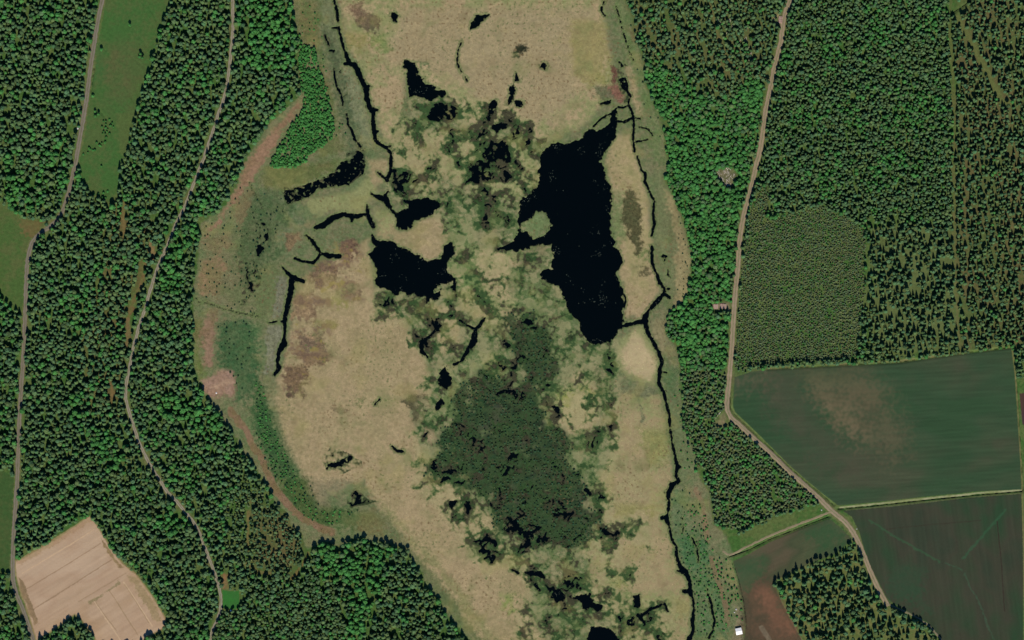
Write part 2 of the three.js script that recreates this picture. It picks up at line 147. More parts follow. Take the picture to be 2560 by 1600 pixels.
// dry or damp ditches cut into fields and meadows: line, width, depth
const DITCHES = [
  [T(3, 3, [660, 275, 1000, 245, 1500, 190, 2000, 140, 2400, 108]), 1.9, 1.0], [[...T(2, 3, [2050, 728, 2250, 655]), ...T(3, 3, [0, 568, 330, 440, 580, 345])], 1.7, 0.9],
  [[...T(2, 2, [2065, 530, 2060, 830]), ...T(2, 2, [2100, 890, 2300, 1080]), ...T(3, 2, [0, 1190, 200, 1390]), ...T(3, 3, [330, -10, 500, 130, 620, 235])], 1.5, 0.7],
  [T(0, 1, [1850, 1300, 1880, 1340, 2000, 1360, 2100, 1400, 2250, 1440, 2440, 1475]), 1.4, 0.6], [T(0, 1, [2350, 210, 2430, 350, 2490, 470]), 1.3, 0.5],
  [T(0, 0, [1390, 40, 1450, 140, 1510, 250]), 0.9, 0.4], [T(0, 0, [940, 400, 1000, 480]), 0.9, 0.4], [T(0, 0, [1180, 800, 1240, 920, 1300, 1010]), 0.9, 0.4], [T(0, 0, [935, 1040, 1010, 1130]), 1.0, 0.5], [T(0, 0, [890, 640, 860, 860]), 1.1, 0.5], [T(0, 0, [1230, 230, 1430, 500]), 0.7, 0.25], [T(0, 0, [1240, 530, 1390, 660]), 0.7, 0.25],
  [[...T(3, 2, [0, 462, 700, 426, 1250, 396, 1900, 304, 2300, 258])], 1.2, 0.5], [[...T(3, 2, [2345, 560, 2362, 800, 2392, 1300, 2405, 1512]), ...T(3, 3, [2410, 100])], 1.2, 0.5],
  [[...T(2, 3, [2085, 780, 2140, 935, 2190, 1150, 2213, 1330, 2213, 1400])], 1.1, 0.5], [T(3, 3, [40, 975, 120, 1150, 240, 1380, 345, 1560]), 1.0, 0.4], [T(3, 0, [1740, 125, 1960, -20]), 1.4, 0.6], [T(0, 2, [2150, 930, 2300, 1120, 2419, 1280]), 0.9, 0.4],
];
// ---------------------------------------------------------------- height field over the picture, one metre grid
const X0 = -520, Z0 = -328, NX = 1041, NZ = 657;
const waterSd = new Float32Array(NX * NZ).fill(40);
const wob = (x, z) => 1.7 * (Math.abs(nz(x, z, 6.5, 1)) * 2 - 0.42) + 1.25 * (Math.abs(nz(x, z, 2.8, 2)) * 2 - 0.4) + 0.35 * nz(x, z, 1.4, 6);   // round lobes of mat, cusps of water between them
function eachCell(bb, pad, f) { const i0 = Math.max(0, Math.floor(bb[0] - pad - X0)), i1 = Math.min(NX - 1, Math.ceil(bb[2] + pad - X0)), j0 = Math.max(0, Math.floor(bb[1] - pad - Z0)), j1 = Math.min(NZ - 1, Math.ceil(bb[3] + pad - Z0)); for (let j = j0; j <= j1; j++) for (let i = i0; i <= i1; i++) f(j * NX + i, X0 + i, Z0 + j); }
for (const p of WATER) eachCell(bbox(p), 8, (k, x, z) => { const d = sdPoly(x, z, p) + wob(x, z); if (d < waterSd[k]) waterSd[k] = d; });
for (const p of CHANNELS) eachCell(bbox(p, 3), 8, (k, x, z) => { const d = sdLine(x, z, p) + 0.55 * wob(x, z); if (d < waterSd[k]) waterSd[k] = d; });
for (const p of ISLANDS) eachCell(bbox(p), 6, (k, x, z) => { const d = -(sdPoly(x, z, p) + wob(x, z)); if (d > waterSd[k]) waterSd[k] = d; });
// places where the floating mat breaks up into round pads: polygon, share of pads missing, pad size
const BROKEN = [
  [T(1, 0, [1500, 940, 1700, 960, 1850, 960, 1960, 1120, 1800, 1160, 1600, 1100, 1530, 1010]), 0.75, 4.0], [T(1, 0, [1820, 930, 2419, 1040, 2419, 1180, 2300, 1512, 1900, 1512, 1950, 1300, 1480, 1330, 1560, 1200, 2000, 1180, 2130, 1080]), 0.42, 4.6], [T(1, 0, [2180, 1100, 2430, 1080, 2480, 1300, 2419, 1540, 2200, 1540, 2120, 1280]), 0.62, 4.2],
  [T(1, 1, [1260, 90, 1500, 110, 1540, 350, 1420, 380, 1280, 330, 1270, 200]), 0.62, 3.6], [T(1, 1, [1880, 20, 2430, 0, 2460, 180, 2200, 260, 2300, 420, 2150, 470, 1950, 250]), 0.66, 3.8], [T(1, 1, [1720, 380, 2400, 420, 2400, 640, 1900, 760, 1840, 560]), 0.35, 4.5], [T(2, 0, [-20, 1180, 180, 1200, 200, 1420, 260, 1512, -20, 1512]), 0.6, 4.0], [T(2, 1, [-20, -10, 250, 0, 230, 120, 60, 120, -20, 100]), 0.55, 3.6],
  [T(1, 1, [1130, 1220, 1320, 1290, 1600, 1310, 1640, 1380, 1900, 1250, 1960, 1512, 1130, 1512]), 0.38, 4.6], [T(1, 2, [1480, -10, 2150, -10, 2100, 240, 1960, 400, 1700, 440, 1500, 220]), 0.42, 4.8], [T(2, 1, [-20, 880, 380, 900, 370, 1040, 260, 1130, 500, 1330, 560, 1500, 200, 1500, -20, 1100]), 0.28, 4.4],
  [T(2, 2, [640, 130, 980, 240, 960, 520, 860, 560, 760, 560, 600, 350]), 0.4, 4.2], [T(2, 2, [780, 560, 960, 560, 980, 1240, 900, 1240, 860, 900]), 0.4, 3.8], [T(2, 2, [450, 1050, 830, 1060, 900, 1230, 760, 1400, 620, 1512, 480, 1300]), 0.4, 4.4],
  [T(2, 3, [180, 820, 620, 760, 740, 960, 1000, 1090, 1200, 1200, 1480, 1170, 1500, 1560, 1000, 1560, 740, 1380, 400, 1560, 60, 1560, 140, 1100]), 0.42, 4.8], [T(1, 3, [1690, 0, 1960, -40, 2080, 330, 2040, 420, 2000, 380, 1900, 180]), 0.45, 4.6], [T(1, 3, [2030, 540, 2300, 560, 2300, 740, 2200, 830, 2060, 700]), 0.6, 3.8], [T(2, 3, [880, 580, 1000, 600, 980, 860, 1130, 860, 1120, 920, 860, 880]), 0.35, 4.0], [T(2, 3, [960, 400, 1200, 400, 1270, 620, 1200, 620, 1120, 480, 980, 520]), 0.3, 4.0],
  [T(1, 1, [250, 260, 480, 230, 740, 120, 830, 0, 1050, -20, 1010, 130, 900, 230, 640, 265, 370, 410, 270, 420]), 0.8, 1.9], [T(1, 0, [860, 1440, 960, 1380, 1040, 1450, 1050, 1540, 830, 1540]), 0.88, 1.8], [T(0, 1, [2230, 960, 2419, 900, 2470, 1180, 2300, 1400, 2230, 1340, 2330, 1180]), 0.5, 2.2], [T(1, 1, [-20, 560, 140, 580, 150, 760, 60, 900, -20, 1050]), 0.58, 2.2], [T(1, 3, [850, 180, 940, 70, 1030, 150, 1180, 210, 930, 265, 860, 255]), 0.75, 2.0], [T(1, 2, [620, 1290, 700, 1200, 830, 1230, 1010, 1340, 1000, 1380, 860, 1440, 780, 1450, 640, 1400]), 0.24, 2.4],
  [T(1, 0, [630, 200, 680, 300, 760, 520, 800, 640, 880, 900, 860, 1010, 780, 900, 720, 600, 640, 420]), 0.22, 2.2], [T(2, 0, [985, 640, 1040, 640, 1090, 780, 1120, 960, 1060, 990, 990, 760]), 0.55, 2.2],
];
const DARK = F([1185, 700, 1240, 720, 1290, 790, 1325, 850, 1285, 930, 1330, 1040, 1400, 1150, 1425, 1250, 1350, 1310, 1280, 1300, 1170, 1250, 1130, 1160, 1020, 1135, 1020, 1040, 1060, 970, 1095, 910, 1140, 885, 1210, 870, 1190, 800]);
const CENTRE = F([950, 290, 1250, 320, 1285, 420, 1235, 480, 1205, 600, 1300, 640, 1340, 760, 1400, 830, 1450, 900, 1435, 1100, 1420, 1290, 1300, 1340, 1100, 1270, 1000, 1140, 1000, 960, 1050, 860, 1000, 780, 900, 720, 1060, 640, 1080, 520, 940, 440]);
const frag = new Float32Array(NX * NZ), billow = new Float32Array(NX * NZ);   // how broken the floating mat is, and its cloud-like lobes
const darkF = new Float32Array(NX * NZ);
eachCell(bbox(DARK), 24, (k, x, z) => { const d = sdPoly(x + 9 * nz(x, z, 22, 151) + 4 * nz(x, z, 8, 152), z + 9 * nz(x, z, 22, 153) + 4 * nz(x, z, 8, 154), DARK) + 22 * fb(x, z, 30, 155) + 5 + 7 * nz(x, z, 9, 156); darkF[k] = sstep(13, -11, d); });
const FRAG = [[MARSH, 0.03, -14, 6], [CENTRE, 0.47, 6, 12], [DARK, 0.72, 8, 12], ...BROKEN.filter(b => b[2] > 3).map(b => [b[0], Math.min(0.92, b[1] * 0.85 + 0.3), 3, 8])];
for (const [p, f, off, soft] of FRAG) eachCell(bbox(p), soft + 6, (k, x, z) => { const d = sdPoly(x + 5 * nz(x, z, 14, 121), z + 5 * nz(x, z, 14, 122), p) + 4 * nz(x, z, 9, 123) - off, v = f * sstep(soft, -soft, d); if (v > frag[k]) frag[k] = v; });
eachCell(bbox(MARSH), 2, (k, x, z) => { const wx = x + 2.5 * nz(x, z, 8, 124), wz = z + 2.5 * nz(x, z, 8, 125), bn = (s, o) => Math.min(1.3, Math.abs(nz(wx, wz, s, o)) * 2.5); billow[k] = 0.3 * bn(14, 126) + 0.3 * bn(6.5, 127) + 0.17 * bn(3, 128) + 0.16 + 0.55 * nz(x, z, 19, 130) + 0.2 * nz(x, z, 8, 134) - 0.95 * frag[k]; });
for (let q = BROKEN.length - 1; q >= 0; q--) if (BROKEN[q][2] > 3) { BROKEN[q].wide = true; }
const gapFine = new Uint8Array(NX * NZ), gap = new Float32Array(NX * NZ).fill(-9);      // how far into a gap between pads (metres), negative on a pad
for (const [poly, miss, size] of BROKEN.filter(b => !b.wide)) {
  const bb = bbox(poly), cell = size * 1.15, hash = (a, b, k) => { let h = Math.imul(a * 374761393 + b * 668265263 + k * 974634777 + 12345, 1274126177); h ^= h >>> 15; h = Math.imul(h, 2246822519); return ((h ^ (h >>> 13)) >>> 0) / 4294967296; };
  eachCell(bb, 0, (k, x, z) => {
    const sd = sdPoly(x, z, poly) + 2.2 * nz(x, z, 9, 7); if (sd > 0) return;
    const wx = x + 2.6 * nz(x, z, 6.5, 3) + 1.3 * nz(x, z, 2.6, 9), wz = z + 2.6 * nz(x, z, 6.5, 4) + 1.3 * nz(x, z, 2.6, 10), ci = Math.floor(wx / cell), cj = Math.floor(wz / cell); let d = 9;
    for (let a = -1; a <= 1; a++) for (let b = -1; b <= 1; b++) { const q = hash(ci + a, cj + b, 1); if (q < miss) continue; const px = (ci + a + 0.2 + 0.6 * hash(ci + a, cj + b, 2)) * cell, pz = (cj + b + 0.2 + 0.6 * hash(ci + a, cj + b, 3)) * cell; d = Math.min(d, Math.hypot(wx - px, wz - pz) - size * (0.3 + 0.75 * hash(ci + a, cj + b, 4) ** 1.5)); }
    d = Math.min(d, -sd * 0.45); if (d > gap[k]) { gap[k] = d; gapFine[k] = size < 3 && poly !== DARK ? 1 : 0; }
  });
}
for (let k = 0; k < gap.length; k++) if (gap[k] > 0.9) { const x = X0 + k % NX, z = Z0 + Math.floor(k / NX); const d = 1.0 - gap[k] + 1.1 * nz(x, z, 7, 21); if (d < waterSd[k]) waterSd[k] = d; }
DARK.bb = bbox(DARK);
eachCell(bbox(MARSH), 0, (k, x, z) => { if (frag[k] < 0.16) return; const d = (billow[k] + lerp(0.38, 0.44, darkF[k])) * 9 + 0.5 * nz(x, z, 2, 129); if (d < waterSd[k]) waterSd[k] = d; });
const BAY = T(1, 1, [250, 300, 480, 230, 740, 120, 800, 20, 1000, -40, 1045, 20, 1010, 130, 930, 165, 880, 230, 640, 262, 440, 370, 300, 420]);
eachCell(bbox(BAY), 2, (k, x, z) => { const d = Math.max(sdPoly(x, z, BAY) + 1.6 * nz(x, z, 6, 131), 3.2 * (nz(x, z, 2.7, 132) + 0.35 * nz(x, z, 9, 133) - (x > -175 ? 0.3 : 0.12))); if (d < waterSd[k]) waterSd[k] = d; });
for (const [p, w, deep] of DITCHES) if (deep >= 0.5) eachCell(bbox(p), 4, (k, x, z) => { const d = sdLine(x, z, p, w * 0.5) + 0.3 * nz(x, z, 4, 8); if (d < waterSd[k]) waterSd[k] = d; });   // standing water in the deeper ditches
const height = new Float32Array(NX * NZ), marshSd = new Float32Array(NX * NZ), ditchSd = new Float32Array(NX * NZ).fill(9);
{ const bb = bbox(MARSH); marshSd.fill(60); eachCell(bb, 4, (k, x, z) => { marshSd[k] = sdPoly(x, z, MARSH); }); }
for (const [p, w, deep] of DITCHES) eachCell(bbox(p), 4, (k, x, z) => { const d = sdLine(x, z, p, w) + 0.25 * nz(x, z, 3, 8); if (d < ditchSd[k]) ditchSd[k] = d; });
const ditchDeep = new Float32Array(NX * NZ);
for (const [p, w, deep] of DITCHES) eachCell(bbox(p), 2, (k, x, z) => { const d = sdLine(x, z, p, w * 0.4); ditchDeep[k] = Math.max(ditchDeep[k], deep * (1 - sstep(0, 1.1, d))); });
for (let j = 0, k = 0; j < NZ; j++) for (let i = 0; i < NX; i++, k++) {
  const x = X0 + i, z = Z0 + j, land = 0.55 + 0.25 * nz(x, z, 60, 30) + 0.35 * sstep(0, 25, marshSd[k]);
  const mat = 0.3 + 0.1 * nz(x, z, 14, 31) + 0.09 * nz(x, z, 5, 32) + 0.07 * nz(x, z, 2.3, 33);
  let h = lerp(mat, land, sstep(-6, 8, marshSd[k])) - ditchDeep[k] * (marshSd[k] < 0 ? 0.4 : 1);
  const w = waterSd[k]; if (w < 3) h = w < 0 ? Math.max(-1, w * 0.45) : Math.min(h, lerp(w * 0.35, h, sstep(0.4, 2, w)));
  height[k] = h;
}
const hAt = (x, z) => { const u = clamp(x - X0, 0, NX - 1.001), v = clamp(z - Z0, 0, NZ - 1.001), i = Math.floor(u), j = Math.floor(v), a = u - i, b = v - j, k = j * NX + i; return lerp(lerp(height[k], height[k + 1], a), lerp(height[k + NX], height[k + NX + 1], a), b); };
const at = (arr, x, z) => arr[clamp(Math.round(z - Z0), 0, NZ - 1) * NX + clamp(Math.round(x - X0), 0, NX - 1)];
console.log('height field done');
// ---------------------------------------------------------------- what the ground is covered with: one survey of plant cover and soil colour, half a metre fine
const TX = 2048, TZ = 1292, PX = 1040 / TX, PZ = 656 / TZ, cover = new Float32Array(TX * TZ * 3);
const n1 = new Float32Array(TX * TZ), n2 = new Float32Array(TX * TZ), n3 = new Float32Array(TX * TZ), n4 = new Float32Array(TX * TZ), m2 = new Float32Array(TX * TZ), m3 = new Float32Array(TX * TZ);
for (let j = 0, k = 0; j < TZ; j++) for (let i = 0; i < TX; i++, k++) { const x = X0 + (i + 0.5) * PX, z = Z0 + (j + 0.5) * PZ; n1[k] = nz(x, z, 1.25, 41) * 0.7 + (rnd() - 0.5) * 0.7; n2[k] = nz(x, z, 3.6, 42); n3[k] = nz(x, z, 11, 43); n4[k] = nz(x, z, 36, 44); m2[k] = nz(x, z, 2.9, 45); m3[k] = nz(x, z, 9, 46); }
const mixTo = (k, c, a) => { k *= 3; cover[k] += (c[0] - cover[k]) * a; cover[k + 1] += (c[1] - cover[k + 1]) * a; cover[k + 2] += (c[2] - cover[k + 2]) * a; };
function eachTexel(bb, pad, f) { const i0 = Math.max(0, Math.floor((bb[0] - pad - X0) / PX)), i1 = Math.min(TX - 1, Math.ceil((bb[2] + pad - X0) / PX)), j0 = Math.max(0, Math.floor((bb[1] - pad - Z0) / PZ)), j1 = Math.min(TZ - 1, Math.ceil((bb[3] + pad - Z0) / PZ)); for (let j = j0; j <= j1; j++) for (let i = i0; i <= i1; i++) f(j * TX + i, X0 + (i + 0.5) * PX, Z0 + (j + 0.5) * PZ); }
// a patch of cover: edge drawn out over soft metres and broken up by plant clumps (rag metres wide), two tones mixed by noise, speckle strength
const inBB0 = (x, z, b) => x > b[0] && x < b[2] && z > b[1] && z < b[3];
function patch(poly, a, b, { rag = 2, alpha = 1, spk = 0.25, line, w, soft = 0 } = {}) {
  const ca = C(...a), cb = C(...b), c = [0, 0, 0], f = rag * 0.3 + 0.25 + soft;
  eachTexel(bbox(poly), rag + soft + (w || 0) + 2, (k, x, z) => {
    const wx = x + rag * 0.9 * n3[k] + rag * 0.7 * m2[k], wz = z + rag * 0.9 * m3[k] + rag * 0.7 * n2[k];
    let sd = line ? sdLine(wx, wz, poly, w) : sdPoly(wx, wz, poly); sd += (rag + soft) * (0.55 * n2[k] + 0.45 * n1[k] + 0.4 * m3[k]);
    const e = sstep(f, -f, sd) * alpha; if (e <= 0) return;
    const t = clamp(0.5 + 0.9 * n3[k] + 0.8 * n4[k] + 0.8 * n2[k] + 0.25 * n1[k], 0, 1), s = 1 + spk * n1[k] + spk * 0.8 * m2[k];
    for (let q = 0; q < 3; q++) c[q] = lerp(ca[q], cb[q], t) * s;
    mixTo(k, c, e);
  });
}
const ALL = [X0, Z0, X0 + 1040, Z0, X0 + 1040, Z0 + 656, X0, Z0 + 656];
patch(ALL, [62, 96, 42], [86, 102, 54], { rag: 0.5, spk: 0.35 });                       // forest floor: moss, blueberry, grass
patch([...T(3, 0, [1760, -60, 2500, -60]), ...T(3, 2, [2500, 300, 1800, 280])], [80, 96, 52], [94, 90, 56], { rag: 8, spk: 0.3, soft: 4 });
patch([...T(3, 1, [960, 640, 1760, 560]), ...T(3, 2, [1800, 260, 980, 350])], [92, 106, 62], [84, 98, 55], { rag: 6, spk: 0.25 });
patch(T(2, 0, [1060, -60, 2419, -60, 2419, 760, 2080, 870, 1900, 950, 1600, 760, 1400, 560, 1240, 620]), [78, 96, 50], [92, 94, 56], { rag: 5, spk: 0.3, soft: 4 });
patch(T(3, 3, [60, 960, 140, 880, 850, 660, 1000, 1050, 1640, 1560, 350, 1560, 120, 1100]), [106, 110, 64], [88, 104, 54], { rag: 2, spk: 0.25 });
patch(T(1, 3, [-40, 180, 300, 330, 460, 640, 330, 900, -40, 880]), [82, 94, 52], [98, 90, 56], { rag: 5, spk: 0.3, soft: 4 });
patch([...T(0, 1, [1000, 300, 1500, 700, 1400, 1000, 1200, 1512]), ...T(0, 2, [1200, 900, 800, 900, 780, 100]), ...T(0, 1, [1000, 900])], [96, 90, 54], [84, 96, 50], { rag: 8, spk: 0.3, soft: 5 });
const Q = { tan: [142, 130, 93], pinktan: [152, 136, 101], greentan: [128, 131, 86], sedge: [104, 112, 76], grey: [112, 112, 88] };
patch(MARSH, [92, 106, 68], [108, 108, 76], { rag: 2.5, spk: 0.3 });
// the yellowed mats
const TAN = [F([796, -30, 1422, -30, 1430, 60, 1440, 120, 1452, 200, 1400, 280, 1330, 322, 1262, 338, 1230, 322, 1190, 292, 1100, 300, 1060, 230, 960, 180, 950, 300, 950, 400, 925, 385, 885, 262, 860, 180, 822, 120]), F([940, 260, 1000, 310, 1110, 310, 1240, 330, 1280, 400, 1270, 450, 1200, 480, 1060, 420, 940, 395]), F([1450, 320, 1490, 320, 1530, 450, 1540, 600, 1560, 690, 1515, 752, 1480, 745, 1462, 640, 1448, 500, 1428, 380]), F([1518, 765, 1556, 840, 1556, 895, 1540, 912, 1480, 892, 1452, 850, 1465, 800]),
  F([715, 660, 780, 622, 872, 560, 885, 700, 940, 740, 1000, 840, 1022, 900, 1012, 960, 965, 965, 1002, 1080, 1082, 1160, 1160, 1220, 1180, 1280, 1240, 1290, 1262, 1350, 1252, 1440, 1300, 1540, 1135, 1540, 1050, 1400, 950, 1270, 880, 1180, 860, 1132, 780, 1165, 730, 1150, 680, 1060, 650, 950, 660, 880, 690, 780]), F([1470, 915, 1560, 935, 1580, 1050, 1592, 1150, 1572, 1230, 1602, 1330, 1632, 1400, 1632, 1540, 1480, 1540, 1450, 1480, 1380, 1400, 1395, 1330, 1362, 1300, 1425, 1240, 1400, 1150, 1440, 1080, 1450, 960]), F([1372, 865, 1402, 900, 1424, 960, 1402, 1012, 1350, 1028, 1318, 1000, 1305, 935, 1345, 905]),
  T(1, 1, [1500, 100, 1560, 55, 1700, 70, 1725, 200, 1705, 355, 1580, 365, 1500, 230]), T(1, 1, [1260, 660, 1350, 680, 1480, 650, 1560, 560, 1740, 530, 1830, 690, 1770, 900, 1610, 985, 1400, 850, 1280, 770]), T(1, 1, [470, 380, 900, 300, 1080, 150, 1150, 300, 1000, 500, 700, 490, 480, 520]), T(1, 1, [1050, 0, 1250, 0, 1240, 180, 1100, 240]), T(1, 1, [1120, 460, 1250, 480, 1340, 580, 1310, 650, 1230, 770, 1130, 740, 1160, 620]),
  F([1078, 575, 1225, 600, 1235, 735, 1190, 790, 1100, 735, 1062, 650]), F([1180, 1285, 1262, 1290, 1265, 1345, 1180, 1345]), F([1020, 720, 1085, 730, 1090, 830, 1040, 830]), T(1, 0, [820, 620, 930, 660, 1040, 1000, 1100, 1380, 1060, 1400, 950, 1100]), T(2, 0, [1080, 640, 1150, 640, 1260, 1100, 1200, 1090, 1110, 880])];
TAN.forEach((p, q) => patch(p, q % 3 ? Q.tan : Q.greentan, q % 2 ? Q.greentan : Q.pinktan, { rag: 3, spk: 0.16, soft: 2.2 }));
patch(F([1440, 320, 1490, 340, 1530, 470, 1530, 690, 1500, 740]), [146, 138, 94], [152, 138, 100], { rag: 3, spk: 0.1, alpha: 0.8, soft: 3 }); patch(F([1500, 780, 1550, 850, 1545, 900, 1490, 880, 1462, 845]), [170, 154, 116], [162, 150, 110], { rag: 2, spk: 0.08, soft: 3 });
patch(F([1345, 930, 1400, 930, 1415, 980, 1340, 1010, 1325, 960]), [160, 148, 106], [152, 142, 100], { rag: 3, spk: 0.08, soft: 3 }); patch(F([1470, 960, 1540, 980, 1560, 1230, 1590, 1400, 1470, 1400, 1420, 1280, 1450, 1100]), [152, 136, 100], [144, 134, 96], { rag: 6, spk: 0.12, alpha: 0.8, soft: 3 });
patch(F([860, 800, 960, 850, 990, 930, 930, 1060, 1060, 1170, 1180, 1330, 1230, 1450, 1160, 1480, 1040, 1330, 900, 1120, 760, 1080, 740, 900]), [146, 134, 97], [152, 136, 101], { rag: 6, spk: 0.14, alpha: 0.7, soft: 3 });
patch(F([960, 20, 1400, 20, 1420, 140, 1300, 290, 1180, 260, 1060, 180, 900, 130]), [150, 134, 102], [144, 131, 96], { rag: 6, spk: 0.2, alpha: 0.8, soft: 3 });
